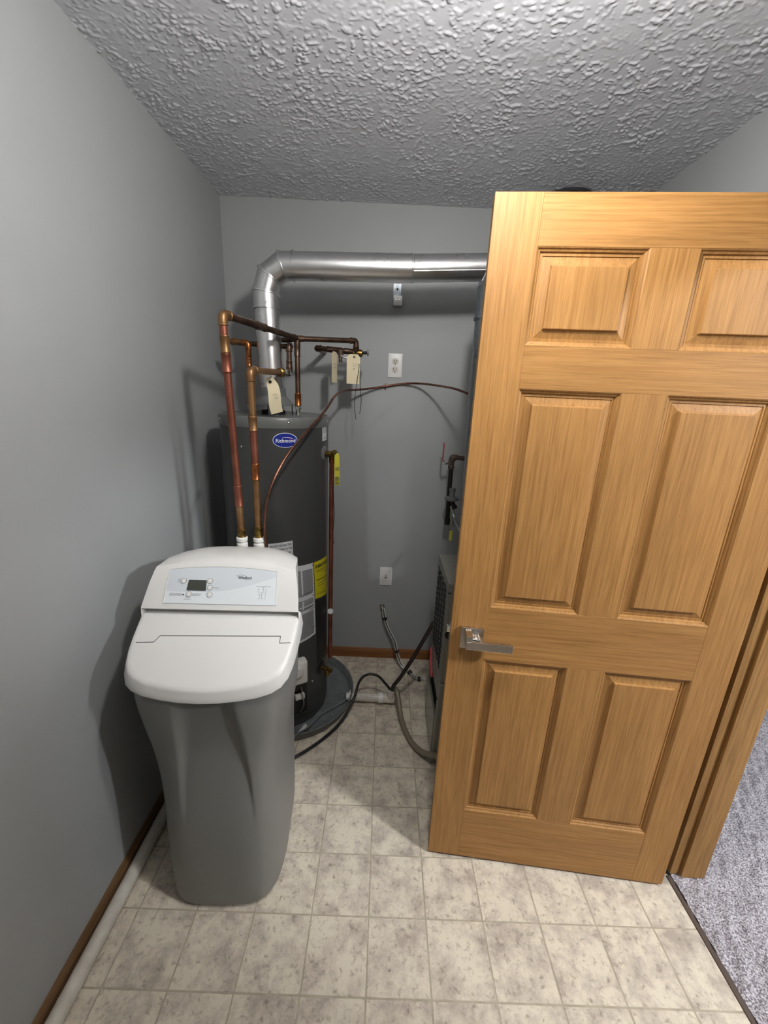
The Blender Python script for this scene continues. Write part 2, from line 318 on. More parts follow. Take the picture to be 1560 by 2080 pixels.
# ================================================================ door_1, six raised panels, standing open
DA = Vector((1.0357, .1948, .012)); DB = Vector((1.8376, .1154, .012)); DW = (DB-DA).length; de = (DB-DA).normalized(); dn = Vector((de.y, -de.x, 0)); TH = .035; DH = 2.032
door = thing('door_1', 'open oak six panel door with a square satin nickel lever, hinged on the right wall', None, tuple(DB), kind='structure'); del door['label']
door.rotation_euler = (0, 0, math.atan2(de.y, de.x))
def dpart(g, name, m, parent=door, smooth=False, **k):           # geometry given as (s, n, z): s along from the latch edge, n out of the face
    V = [(s-DW, -n, z) for s, n, z in g.V]; ORG['tmp'] = Vector((0, 0, 0))
    return mesh_local(name, V, g.F, m, parent, smooth, **k)
def mesh_local(name, V, F, m, parent, smooth=False, auto=38, label=None, kind=None):
    o = mesh(name, np.array(V)+np.array(origin(parent)), F, m, parent, smooth, auto, label, kind); return o
ss = [.107, .3545, .4605, .706]; zz = [(.2155, .823), (1.0015, 1.614), (1.7155, 1.9265)]
e_ = .0001
for a, b in ((0, ss[0]), (ss[3], DW)): dpart(G().box((a+(e_ if a else 0), -TH, 0), (b-(e_ if b < DW else 0), 0, DH), .0006, 1), 'stile', 'oak_v')
for a, b in ((0, zz[0][0]), (zz[0][1], zz[1][0]), (zz[1][1], zz[2][0]), (zz[2][1], DH)): dpart(G().box((ss[0], -TH, a), (ss[3], -.0002, b), .0004, 1), 'rail', 'oak_h')
for a, b in zz: dpart(G().box((ss[1], -TH, a), (ss[2], -.0004, b), .0004, 1), 'mullion', 'oak_v')
prof = [(0, 0), (.0025, -.0015), (.004, -.0045), (.0085, -.0062), (.0105, -.0105), (.0165, -.0100), (.0172, -.0125), (.0362, -.0068), (.0385, -.0010), (.0400, -.0006)]
for a, b in zz:
    for s0, s1 in ((ss[0], ss[1]), (ss[2], ss[3])):
        g = G(); V = []; F = []
        for side in (0, 1):
            base = len(V)
            for o_, d in prof:
                n_ = d if side == 0 else -TH-d
                V += [(s0+o_, n_, a+o_), (s1-o_, n_, a+o_), (s1-o_, n_, b-o_), (s0+o_, n_, b-o_)]
            for i in range(len(prof)-1):
                for k in range(4): p = base+i*4; F.append((p+k, p+(k+1) % 4, p+4+(k+1) % 4, p+4+k))
            p = base+(len(prof)-1)*4; F.append((p, p+1, p+2, p+3))
        g.add(V, F); dpart(g, 'door_panel', 'oak_v')
# lever set
RS, RZ = .063, .8995; 
hd = dpart(G().box((RS-.034, 0, RZ-.034), (RS+.034, .012, RZ+.034), .002), 'door_handle', 'nickel', label='square satin nickel lever set')
dpart(G().box((RS-.021, .012, RZ-.011), (RS-.003, .050, RZ+.030), .0012), 'neck', 'nickel', hd)
dpart(G().box((RS-.021, .040, RZ-.012), (RS+.112, .053, RZ+.0125), .0014), 'lever', 'nickel', hd)
dpart(G().lathe([(.0165, .011), (.0165, .036), (.0150, .038)], (RS+.010, 0, RZ+.004), 'y', 24), 'rosette', 'chrome', hd, True)
dpart(G().box((-.011, -.024, RZ+.000), (.002, -.011, RZ+.022), .003), 'latch_bolt', 'chrome')
dpart(G().box((-.0012, -.030, RZ-.030), (.0006, -.005, RZ+.030), .0005, 1), 'latch_plate', 'nickel')
dpart(G().box((RS-.034, -TH-.009, RZ-.034), (RS+.034, -TH, RZ+.034), .0015).box((RS-.018, -TH-.053, RZ-.010), (RS+.112, -TH-.042, RZ+.011), .001).box((RS-.018, -TH-.052, RZ-.010), (RS+.004, -TH-.009, RZ+.011), .001), 'door_handle', 'nickel', label='back lever set facing the furnace')
for z in (.18, 1.0, 1.83):
    dpart(G().box((DW-.001, -TH+.002, z-.045), (DW+.0015, -.002, z+.045)).cyl((DW+.006, -TH-.004, z-.045), (DW+.006, -TH-.004, z+.045), .006, 12), 'hinge', 'nickel', smooth=True)

# ================================================================ water softener
SX = .345
t = thing('water_softener', 'grey water softener with a white sloping lid and control panel against the left wall', 'water softener', (SX, .25, 0))
def interp(z, P):
    for (a, va), (b, vb) in zip(P, P[1:]):
        if z <= b: k = (z-a)/(b-a); k = k*k*(3-2*k) if False else k; return va+(vb-va)*max(k, 0)
    return P[-1][1]
HW = [(0, .176), (.03, .181), (.12, .182), (.40, .183), (.50, .187), (.58, .197), (.66, .213), (.74, .226), (.82, .229), (.96, .229)]
YF = [(0, .012), (.03, .004), (.2, .006), (.45, .018), (.6, .018), (.74, .008), (.82, .008), (.96, .012)]
def sm(z, P): return sum(interp(z+d, P) for d in (-.03, -.015, 0, .015, .03))/5
LA = [(0, -.088), (.335, -.088), (.515, -.085), (.655, -.078), (.80, -.083)]; LBn = [(0, -.088), (.335, -.088), (.515, -.073), (.655, -.056), (.80, -.044)]
RA = [(0, .123), (.352, .123), (.524, .116), (.665, .106), (.80, .087)]; RB = [(0, .123), (.352, .121), (.524, .104), (.665, .078), (.80, .050)]
def stepf(x, a, b): k = min(max((x-a)/max(b-a, 1e-4), 0), 1); return k*k*(3-2*k)
def lid_bot(y, u): return .80+.42*max(y, 0)
zs = [0, .006, .018]+[.04+.02*i for i in range(38)]+[.81, .83, .86, .90]
def taper(y, z): k = .08+.19*min(max((z-.50)/.32, 0), 1); return 1-k*max(0, y-.19)/.31
V = []; F = []; NA = 220
for z in zs:
    hw = sm(max(z, .0), HW) if z > .03 else interp(z, HW); yf = sm(z, YF) if z > .03 else interp(z, YF); yb = .495
    ch = .006 if z == 0 else (.002 if z < .01 else 0)
    for k in range(NA):
        a = 2*PI*k/NA; ex = .42
        cxx = math.copysign(abs(math.cos(a))**ex, math.cos(a)); sy = math.copysign(abs(math.sin(a))**ex, math.sin(a))
        front_pull = 1
        x = (hw-ch)*cxx; cy_ = (yf+yb)/2; y = cy_+sy*((yb-yf)/2-ch)
        if sy < 0: y = cy_-abs(math.sin(a))**(.50)*((yb-yf)/2-ch); x = (hw-ch)*math.copysign(abs(math.cos(a))**.50, math.cos(a)) if True else x
        if y < .16 and .2 < z < .95:
            d = .020*min(max((z-.335)/.33, 0), 1)
            la, lb = interp(z, LA), interp(z, LBn); ra, rb = interp(z, RA), interp(z, RB)
            y += d*stepf(x, la, lb)*(1-stepf(x, rb, ra))
        x *= taper(y, z)
        zz_ = z
        if z > .80: zz_ = min(z, .802+.42*max(y, 0)) if y < .25 else z
        V.append((SX+x, y, zz_))
for i in range(len(zs)-1):
    for k in range(NA): F.append((i*NA+k, i*NA+(k+1) % NA, (i+1)*NA+(k+1) % NA, (i+1)*NA+k))
F += [tuple(range(NA-1, -1, -1)), tuple(range((len(zs)-1)*NA, len(zs)*NA))]
mesh('cabinet', V, F, 'bodyg', t, True, 50)
# salt lid: plan outline, sloping top, skirt
half = [(0, .004), (.05, .006), (.10, .012), (.145, .021), (.178, .033), (.200, .049), (.2145, .072), (.222, .10), (.2265, .135), (.229, .175), (.2295, .20), (.2290, .232)]
plan = [(-u, y) for u, y in half[::-1]]+half[1:]
def outset(u, y, d):
    L_ = max(math.hypot(u*1.0, (y-.30)*1.0), 1e-6); k = min(1, max(0, (.30-y)/.1)); sx_ = d*(u/.23) if abs(u) > .15 else d*(u/.23); return u+sx_, y-d*max(0, min(1, (.16-y)/.10))
def ztop(y): return .831+.55*min(y, .20)
def lidring(d, zf): return [(SX+outset(u, y, d)[0], outset(u, y, d)[1], zf(outset(u, y, d)[1])) for u, y in plan]
rings = [lidring(.0085, lambda y: .797+.42*min(max(y+.01, 0), .25)), lidring(.0085, lambda y: .802+.42*min(max(y+.01, 0), .25)), lidring(.004, lambda y: ztop(y)-.010), lidring(.0015, lambda y: ztop(y)-.0025), lidring(-.004, lambda y: ztop(y)+.0004), lidring(-.012, lambda y: ztop(y)+.0008)]
rings = [lidring(.0, lambda y: .800+.42*min(max(y+.01, 0), .25))]+rings
n = len(plan)
def cut_lid(y0, y1, name, extra=0):
    V = []; F = []
    for r in rings:
        for x, y, z in r:
            V.append((x, y, z))
    for i in range(len(rings)-1):
        for k in range(n-1): F.append((i*n+k, i*n+k+1, (i+1)*n+k+1, (i+1)*n+k))
    # top: strips between mirrored points
    b = (len(rings)-1)*n
    for k in range((n-1)//2): F.append((b+k, b+k+1, b+n-2-k, b+n-1-k)) if k < (n-1)//2-0 and k+1 != n-2-k else F.append((b+k, b+k+1, b+n-1-k))
    return V, F
V, F = cut_lid(0, 0, 'x')
o = mesh('lid', V, F, 'lidw', t, True, 40)
md = o.modifiers.new('edge', 'SUBSURF'); md.levels = 1; md.render_levels = 1; md.subdivision_type = 'SIMPLE'
# hinge seam: two steps and a long groove, as a hair-thin dark line in the top
def lt(u, y, h): return (SX+u, y, ztop(y)+.0009+h)
seam = [(-.212, .118), (-.163, .120), (-.153, .137), (.187, .143), (.188, .124), (.219, .126)]
g = G()
for (a, b), (c, d) in zip(seam, seam[1:]):
    dx, dy = c-a, d-b; L_ = math.hypot(dx, dy); px, py = -dy/L_*.0009, dx/L_*.0009
    g.prism([(a+px, b+py), (c+px, d+py), (c-px, d-py), (a-px, b-py)], lt, -.0008, .0003)
g.build('hinge_seam', 'seam', t)
# console (top cover)
def prow(y, z, hw, dome, p, zb, dy=0, N=25):
    out = []
    for i in range(N):
        v = -1+2*i/(N-1); out.append((SX+hw*v, y-dy*v*v, z-dome*abs(v)**p))
    e0 = out[0]; e1 = out[-1]
    k = max(.2285*taper(y, .95)-hw, .002); return [(e0[0]-k, e0[1], zb), (e0[0]-k*.45, e0[1], zb*.45+e0[2]*.55)]+out+[(e1[0]+k*.45, e1[1], zb*.45+e1[2]*.55), (e1[0]+k, e1[1], zb)]
fy = lambda z: .195+(z-.965)*.75
ST = [prow(.218, .930, .223, 0, 2, .90), prow(.218, .955, .224, 0, 2, .90), prow(.207, .957, .228, 0, 2, .90), prow(.197, .9580, .2300, 0, 2, .90), prow(.1935, .9615, .2305, 0, 2, .90), prow(.1965, .967, .230, 0, 2, .90),
      prow(fy(1.03), 1.03, .2205, .004, 2, .90, .003), prow(fy(1.068), 1.068, .2140, .0165, 2, .90, .0124), prow(.283, 1.0795, .2110, .018, 2.2, .90, .0125), prow(.300, 1.0850, .2070, .022, 2.4, .90, .010),
      prow(.335, 1.0850, .204, .021, 3.6, .90), prow(.380, 1.0800, .197, .024, 4.5, .90), prow(.43, 1.0690, .187, .032, 4.5, .90), prow(.468, 1.0560, .174, .045, 4.5, .90), prow(.492, 1.035, .161, .060, 4, .90), prow(.503, 1.01, .162, .06, 4, .90), prow(.505, .90, .163, 0, 2, .895)]
n = len(ST[0]); V = [p for r in ST for p in r]; F = [(i*n+k, i*n+k+1, (i+1)*n+k+1, (i+1)*n+k) for i in range(len(ST)-1) for k in range(n-1)]
F.append(tuple(range(n))); F.append(tuple(range((len(ST)-1)*n, len(ST)*n)))
F.append(tuple([i*n for i in range(len(ST))])); F.append(tuple([i*n+n-1 for i in range(len(ST))]))
mesh('console', V, F, 'lidw', t, True, 34)
# shoulder between cabinet and console
g = G(); g.box((SX-.2265, .20, .86), (SX+.2265, .238, .925), .01, 3); g.build('rear_deck', 'lidw', t, True)
# control panel on the sloping face
dvn = Vector((0, .6, .8)); dnn = Vector((0, -.8, .6)); P0 = Vector((SX, .195, .965))
def cp(u, v, h): return tuple(P0+Vector((u, 0, 0))+dvn*v+dnn*h)
def arch(u0, u1, v0, vm, v1, ub0=None, ub1=None, N=12):
    ub0 = u0 if ub0 is None else ub0; ub1 = u1 if ub1 is None else ub1
    top = [(u0+(u1-u0)*i/N, v0+(v1-v0)*i/N+(vm-(v0+v1)/2)*(1-(2*i/N-1)**2)) for i in range(N+1)]
    return [(ub0, .0125), (ub1, .0125)]+top[::-1]
g = G(); ou = arch(-.1685, .1565, .1155, .1275, .1170, -.1705, .1635); inn = arch(-.1660, .1540, .1130, .1250, .1145, -.1680, .1610)
m_ = len(ou); V = [cp(u, v, .0008) for u, v in ou]+[cp(u, v, .0022) for u, v in [((a[0]+b[0])/2, (a[1]+b[1])/2) for a, b in zip(ou, inn)]]+[cp(u, v, .0008) for u, v in inn]
g.add(V, [(i, (i+1) % m_, m_+(i+1) % m_, m_+i) for i in range(m_)]+[(m_+i, m_+(i+1) % m_, 2*m_+(i+1) % m_, 2*m_+i) for i in range(m_)])
g.build('panel_rim', 'lidw', t, True)
pn = G().prism(inn, cp, -.001, .0012).build('control_panel', 'panelw', t)
sw = [(-.1675, .0135), (.1605, .0135), (.1545, .098), (.12, .086), (.07, .068), (.02, .056), (-.03, .050), (-.08, .0475), (-.13, .047), (-.1663, .049)]
G().prism(sw, cp, .0010, .0014).build('panel_swoosh', 'panelw2', pn)
G().prism([(-.106, .051), (-.052, .051), (-.0505, .0525), (-.0525, .082), (-.054, .0835), (-.104, .0835), (-.1055, .082), (-.1075, .0525)], cp, .0012, .0020).build('display', 'lcd', pn)
for (u, v, r) in ((-.1205, .080, .0075), (-.0425, .0815, .0075), (-.040, .0615, .0070), (-.0375, .0405, .0075), (-.0985, .0395, .0078)):
    b = G().lathe([(r, .001), (r, .0022), (r-.0008, .0026)], cp(u, v, 0), dnn, 24).build('button', 'lidw', pn, True)
    G().lathe([(r-.0002, .0012), (r-.0001, .0026), (r+.0010, .0026), (r+.0011, .0012)], cp(u, v, 0), dnn, 24, cap=False).build('button_ring', 'greyink', b, True)
G().lathe([(.0022, .001), (.0022, .002)], cp(-.1145, .0385, 0), dnn, 12).build('indicator', 'ink', pn, True)
V, F = text_mesh('Whirlpool', cp, .040, .081, .086, .099, .0018, .02)
mesh('logo_lettering', V, F, 'midink', pn)
g = G()                                             # swirl through the logo
sp = [(.034, .0985), (.045, .103), (.060, .101), (.068, .096), (.060, .093), (.052, .094)]
g.tube([Vector(cp(u, v, .0019)) for u, v in sp], .00035, 5); g.build('logo_swirl', 'midink', pn)
def scrib(rows, mm, name, fn=cp, h0=.0013, h1=.0017, parent=None, lh=.0012, gapf=.35, seed=3, **k):
    rr_ = random.Random(seed); g = G()
    for (u0, u1, v) in rows:
        u = u0
        while u < u1:
            w_ = min(rr_.uniform(2.2, 6)*lh, u1-u)
            if w_ > lh*.5: g.prism([(u, v-lh/2), (u+w_, v-lh/2), (u+w_, v+lh/2), (u, v+lh/2)], fn, h0, h1)
            u += w_+lh*gapf*2
    return g.build(name, mm, parent, kind='stuff', **k)
rows = [(-.155, -.119, .0415), (-.155, -.119, .0385), (-.155, -.119, .0355), (-.0885, -.062, .0420), (-.0885, -.062, .0390), (-.0885, -.066, .0360), (-.110, -.090, .0255), (-.031, -.013, .0612), (-.138, -.131, .084), (-.138, -.131, .080), (-.138, -.131, .076), (.098, .141, .0690), (.116, .124, .0655)]
scrib(rows, 'greyink', 'panel_print', parent=pn, lh=.0014)
g = G()
for i in range(4):                                   # small salt-level pictogram
    v = .030+i*.0085; g.tube([Vector(cp(.108+.004*math.sin(i+k*.9), v+k*.0022, .0016)) for k in range(4)], .0004, 4); g.tube([Vector(cp(.118+.003*math.cos(i*1.7+k), v+.001+k*.002, .0016)) for k in range(4)], .0006, 4); g.tube([Vector(cp(.127, v, .0016)), Vector(cp(.129, v+.007, .0016))], .0004, 4)
g.build('pictogram', 'midink', pn, kind='stuff')
G().lathe([(.0042, 0), (.0042, .002), (.003, .0038), (.0004, .0042)], (SX+.1925, .235, .60), 'x', 14).build('screw_cap', 'pvcb', t, True)
t.rotation_euler = (0, 0, math.radians(2))
for x in (.3120, .3740):
    g = G().lathe([(.020, 0), (.020, .032), (.0165, .034), (.0165, .040), (.0205, .042), (.0205, .054), (.0175, .057)], (x, .535, 1.012), 'z', 22); g.build('union_nut', 'pvcb', t, True)
g = G().box((.28, .507, .955), (.41, .57, 1.014), .008); g.build('bypass_valve', 'blackr', t, True)

# ================================================================ drain pan and water heater
HX, HY, HR = .33, .945, .23
t = thing('drain_pan', 'round dark grey plastic drain pan under the water heater', 'drain pan', (.37, .97, 0))
G().lathe([(.005, .004), (.306, .004), (.314, .012), (.322, .048), (.330, .052), (.332, .048), (.326, .044), (.318, .004), (.312, .001), (.005, .001)], (.37, .97, 0), 'z', 96, cap=False).build('pan_body', 'pan', t, True, auto=60)
for a in range(0, 360, 30):
    x, y = .37+.272*math.cos(math.radians(a)), .97+.272*math.sin(math.radians(a))
    G().lathe([(.013, .004), (.011, .0075), (.002, .0085)], (x, y, 0), 'z', 14).build('raised_dot', 'pan', t, True)
G().box((.684, .925, .030), (.688, .958, .058), .0015).build('drain_flange', 'pvcb', t, True)
G().cyl((.668, .940, .030), (.712, .940, .030), .019, 22).build('drain_fitting', 'pvcb', t, True)
t = thing('water_heater', 'tall dark grey cylindrical gas water heater standing in a drain pan', 'water heater', (HX, HY, .012))
G().lathe([(.222, .014), (.225, .016), (.225, .05), (.230, .054), (.230, 1.452), (.230, 1.456)], (HX, HY, 0), 'z', 96).build('tank', 'tank', t, True)
G().lathe([(.2315, 1.448), (.2330, 1.452), (.2330, 1.486), (.2300, 1.4905), (.2240, 1.4915), (.215, 1.489), (.01, 1.489)], (HX, HY, 0), 'z', 96).build('top_cap', 'capm', t, True, auto=50)
def C(th, z, h=0): a = math.radians(th); r = HR+h; return (HX+r*math.cos(a), HY+r*math.sin(a), z)
for th in (-145, -63, -6):
    G().lathe([(.0045, 0), (.0040, .002), (.001, .0032)], C(th, 1.470, .003), (math.cos(math.radians(th)), math.sin(math.radians(th)), 0), 10).build('cap_screw', 'chrome', t, True)
for th, z in ((-38, .2267), (-110.6, 1.372)):
    G().lathe([(.005, 0), (.004, .002), (.001, .003)], C(th, z), (math.cos(math.radians(th)), math.sin(math.radians(th)), 0), 10).build('tank_screw', 'steel', t, True)
# draught hood: cone on four legs over the flue outlet
hood = G().lathe([(.088, 1.528), (.088, 1.533), (.056, 1.566), (.0535, 1.60), (.0520, 1.60), (.053, 1.566), (.084, 1.531), (.084, 1.528)], (.322, .95, 0), 'z', 40, cap=False).build('draft_hood', 'hood', t, True)
for a in (-150, -85, 30, 120):
    c, s = math.cos(math.radians(a)), math.sin(math.radians(a)); G().box((-.006, -.0012, 0), (.006, .0012, .042), 0, fn=lambda x, y, z: (.322+c*.084-s*x+c*y, .95+s*.084+c*x+s*y, 1.489+z)).build('hood_leg', 'hood', hood)
G().lathe([(.05, 1.4885), (.05, 1.505), (.046, 1.505), (.046, 1.49)], (.322, .95, 0), 'z', 32, cap=False).build('flue_collar', 'dark', t, True)
for x, y in ((.430, .950), (.225, .950)):
    G().cyl((x, y, 1.489), (x, y, 1.522), .0105, 16).cyl((x, y, 1.516), (x, y, 1.523), .016, 18).build('nipple', 'chrome', t, True)
G().lathe([(.012, 0), (.012, .004), (.004, .006)], (.375, .80, 1.490), 'z', 14).build('cap_plug', 'steel', t, True)
G().lathe([(.012, 0), (.012, .004), (.004, .006)], (.215, .80, 1.490), 'z', 14).build('cap_plug', 'steel', t, True)
# labels wrapped on the tank
def patchfn(TL, TR, BR, BL):
    def f(u, v, h):
        th = (TL[0]*(1-u)+TR[0]*u)*v+(BL[0]*(1-u)+BR[0]*u)*(1-v); z = (TL[1]*(1-u)+TR[1]*u)*v+(BL[1]*(1-u)+BR[1]*u)*(1-v); return C(th, z, h)
    return f
def patch(f, name, m, parent, N=12, h=.0006, u0=0, u1=1, v0=0, v1=1, label=None):
    g = G(); V = []; 
    for hh in (0.00005, h):
        for j in (v0, v1):
            for i in range(N+1): V.append(f(u0+(u1-u0)*i/N, j, hh))
    n = N+1; F = []
    for i in range(N): F += [(i, i+1, n+i+1, n+i), (2*n+i, 2*n+i+1, 3*n+i+1, 3*n+i), (i, i+1, 2*n+i+1, 2*n+i), (n+i, n+i+1, 3*n+i+1, 3*n+i)]
    F += [(0, n, 3*n, 2*n), (N, n+N, 3*n+N, 2*n+N)]
    return mesh(name, V, F, m, parent, True, label=label)
def ell(th, z, a, b, hh, N=40):
    def f(u, v, h): return C(th+math.degrees(u*a/HR), z+v*b, h)
    g = G(); rg = [0, .5, .85, 1.0]; V = [f(0, 0, hh)]; F = []
    for r in rg[1:]:
        for k in range(N): V.append(f(r*math.cos(2*PI*k/N), r*math.sin(2*PI*k/N), hh))
    for k in range(N): F.append((0, 1+k, 1+(k+1) % N))
    for j in range(2):
        for k in range(N): F.append((1+j*N+k, 1+j*N+(k+1) % N, 1+(j+1)*N+(k+1) % N, 1+(j+1)*N+k))
    b_ = 1+2*N
    for k in range(N): V.append(f(math.cos(2*PI*k/N), math.sin(2*PI*k/N), 0))
    for k in range(N): F.append((b_+k, b_+(k+1) % N, b_+N+(k+1) % N, b_+N+k))
    return V, F, f
V, F, _ = ell(-66.3, 1.4035, .0485, .0290, .0006); bd = mesh('badge', V, F, 'whitep', t, True, label='oval blue brand badge')
V, F, ef = ell(-66.3, 1.4035, .0460, .0268, .0012); mesh('badge_field', V, F, 'blue', bd, True)
V, F = text_mesh('Richmond', ef, -.80, .86, -.32, .22, .0017, .015); mesh('badge_lettering', V, F, 'whitep', bd)
g = G(); g.prism([(-.35, .30), (-.1, .45), (.2, .47), (.5, .36), (.72, .18), (.45, .32), (.15, .38), (-.1, .37)], ef, .0014, .0018); g.build('badge_swoosh', 'whitep', bd)
g = G(); g.prism([(.2, .30), (.45, .25), (.72, .10), (.5, .19), (.3, .24)], ef, .0014, .0018); g.build('badge_swoosh', 'redp', bd)
f = patchfn((-19, 1.4545), (-7.4, 1.4535), (-7.2, 1.3915), (-19, 1.3905)); p = patch(f, 'serial_sticker', 'stick', t)
g = G()
for i in range(9): v = .95-.05*i; g.prism([(.2, v-.012-.008*(i % 3)), (.85, v-.012), (.85, v+.010), (.2, v+.010)], f, .0007, .0010)
for i in range(4): g.prism([(.25, .12+i*.02), (.8, .12+i*.02), (.8, .128+i*.02), (.25, .128+i*.02)], f, .0007, .0010)
g.build('barcode', 'ink', p, kind='stuff')
f = patchfn((-86.7, .972), (-61.3, .9815), (-60.3, .80), (-86.0, .79)); p = patch(f, 'return_notice', 'stick', t)
for s_, v0, u0, u1 in (('DO NOT RETURN THIS', .90, .08, .95), ('WATER HEATER TO THE', .80, .05, .97), ('PLACE OF PURCHASE', .70, .08, .93)):
    V, F = text_mesh(s_, f, u0, u1, v0, v0+.05, .0009, .025); mesh('notice_lettering', V, F, 'ink', p)
scrib([(.1, .93, .62), (.1, .9, .59), (.12, .92, .56), (.1, .9, .50), (.1, .93, .40), (.1, .93, .30)], 'ink', 'small_print', f, .0007, .001, p, .012)
f = patchfn((-60.3, .8600), (-36.1, .8545), (-32.5, .4864), (-56.5, .4700)); p = patch(f, 'instruction_label', 'stick', t)
g = G(); g.prism([(.03, .955), (.95, .955), (.95, .985), (.03, .985)], f, .0007, .0010)
for u0, u1, v in ((.03, .97, .565), (.03, .60, .385), (.68, .97, .385), (.78, .97, .115), (.88, .97, .56)): g.prism([(u0, v), (u1, v), (u1, v+.009), (u0, v+.009)], f, .0007, .0010)
g.build('label_bars', 'ink', p, kind='stuff')
rws = []
v = .93
while v > .03:
    if not (.55 < v < .60 or .37 < v < .41 or .45 < v < .47):
        if v > .62 or .42 < v < .53: rws += [(.05, .30, v), (.38, .94, v-.004)]
        else: rws += [(.05, .90, v)]
    v -= .0135
scrib(rws, 'midink', 'small_print', f, .0007, .001, p, .0078, .2)
f = patchfn((-34.5, .8538), (-3.5, .8440), (-3.0, .6420), (-33.2, .6688)); p = patch(f, 'energy_label', 'yel', t, label='yellow energy guide label')
V, F = text_mesh('ENERGYGUIDE', f, .06, 1.0, .82, .91, .0009, .04); mesh('label_lettering', V, F, 'ink', p)
scrib([(.1, .7, .76), (.1, .8, .72), (.5, .95, .66), (.1, .95, .50), (.1, .95, .492), (.2, .7, .40), (.15, .6, .34), (.6, .9, .42), (.1, .8, .12)], 'ink', 'small_print', f, .0007, .001, p, .010, .2)
# access doors at the bottom
f = patchfn((-112, .255), (-47, .255), (-47, .075), (-112, .075)); p = patch(f, 'access_panel', 'blackp', t, 24, .004)
patch(f, 'panel_lip', 'tank', p, 24, .0065, .0, 1, .0, .04); patch(f, 'panel_lip', 'tank', p, 24, .0065, 0, 1, .96, 1)
f = patchfn((-32, .66), (-8, .64), (-7, .30), (-30, .31)); patch(f, 'seam_flap', 'blackp', t, 10, .0012)
# gas control valve (white), on the front of the tank
a = math.radians(-62); gx = lambda x, y, z: (HX+math.cos(a)*(HR+y)-math.sin(a)*x, HY+math.sin(a)*(HR+y)+math.cos(a)*x, z)
gv = G().box((-.055, .012, .293), (.047, .062, .412), .014, 3, fn=gx).build('gas_valve', 'pvcb', t, True, label='white plastic gas control valve')
G().box((-.04, 0, .31), (.03, .014, .40), .002, fn=gx).build('valve_mount', 'blackp', gv)
G().lathe([(.026, 0), (.026, .012), (.022, .016), (.003, .016)], gx(-.004, .062, .372), (math.cos(a), math.sin(a), 0), 24).build('dial', 'pvcb', gv, True)
G().box((-.03, .012, .262), (.03, .04, .292), .003, fn=gx).build('valve_body', 'blackp', gv, True)
G().tube(spline([gx(.02, .03, .27), gx(.025, .045, .22), gx(.03, .04, .16), gx(.02, .02, .11)]), .003, 8).build('burner_tube', 'steel', gv, True)
G().box((-.005, .012, .185), (.040, .030, .21), .003, fn=gx).build('igniter', 'pvcb', gv, True)
# drain valve
a2 = math.radians(-22); dv = Vector((math.cos(a2), math.sin(a2), 0)); c0 = Vector(C(-22, .268))
d_ = G().lathe([(.034, -.001), (.034, .002), (.028, .006), (.014, .006)], c0, dv, 30).build('drain_valve', 'blackp', t, True, label='brass drain valve')
G().lathe([(.011, .004), (.011, .022), (.014, .024), (.014, .038), (.009, .040), (.009, .052)], c0, dv, 18).cyl(c0+dv*.034, c0+dv*.034+Vector((.002, -.004, -.032)), .011, 16).build('spigot', 'brass', d_, True)
G().lathe([(.012, .052), (.013, .056), (.012, .062)], c0, dv, 8).build('handwheel', 'brass', d_, True)
# relief valve with its rosette
a3 = math.radians(-14); rv = Vector((math.cos(a3), math.sin(a3), 0)); c1 = Vector(C(-14, 1.335))
v_ = G().lathe([(.033, -.001), (.033, .002), (.024, .007), (.012, .007)], c1, rv, 30).build('relief_valve', 'capm', t, True, label='brass relief valve on a grey rosette')
RVX = Vector((.583, .915, 1.338))
G().lathe([(.010, .006), (.010, .012), (.014, .013), (.014, .022), (.011, .024), (.011, .036)], c1, rv, 18).cyl(c1+rv*.030, RVX+Vector((.012, 0, 0)), .0125, 16).cyl(RVX, RVX+Vector((0, 0, -.026)), .013, 18).build('valve_body', 'brass', v_, True)
G().tube(spline([RVX+Vector((.012, -.004, .008)), RVX+Vector((.024, -.006, .006)), RVX+Vector((.030, -.008, -.012)), RVX+Vector((.030, -.008, -.032))], 5), .0022, 7).build('test_lever', 'steel', v_, True)

# ================================================================ copper work
def ring(g, p, d, r, w_=.004): d = Vector(d).normalized(); p = Vector(p); g.lathe([(r, -w_), (r+.0016, -w_*.6), (r+.0016, w_*.6), (r, w_)], p, d, 18, cap=False)
def coupling(a, b, r, name, m, parent):
    a = Vector(a); b = Vector(b); d = (b-a).normalized(); L_ = (b-a).length
    c = G().lathe([(r*.98, 0), (r*1.22, .001), (r*1.26, .003), (r*1.18, .005), (r*1.14, L_/2), (r*1.18, L_-.005), (r*1.26, L_-.003), (r*1.22, L_-.001), (r*.98, L_)], a, d, 20).build(name, m, parent, True)
    return c
def elbow(p, d0, d1, r, m, parent, L_=.024):
    p = Vector(p); a = p-Vector(d0).normalized()*L_; b = p+Vector(d1).normalized()*L_
    g = G().tube([a, p, b], r*1.16, 18, rad=L_*.85); ring(g, a+Vector(d0).normalized()*.003, d0, r*1.16); ring(g, b-Vector(d1).normalized()*.003, d1, r*1.16)
    return g.build('elbow', m, parent, True)
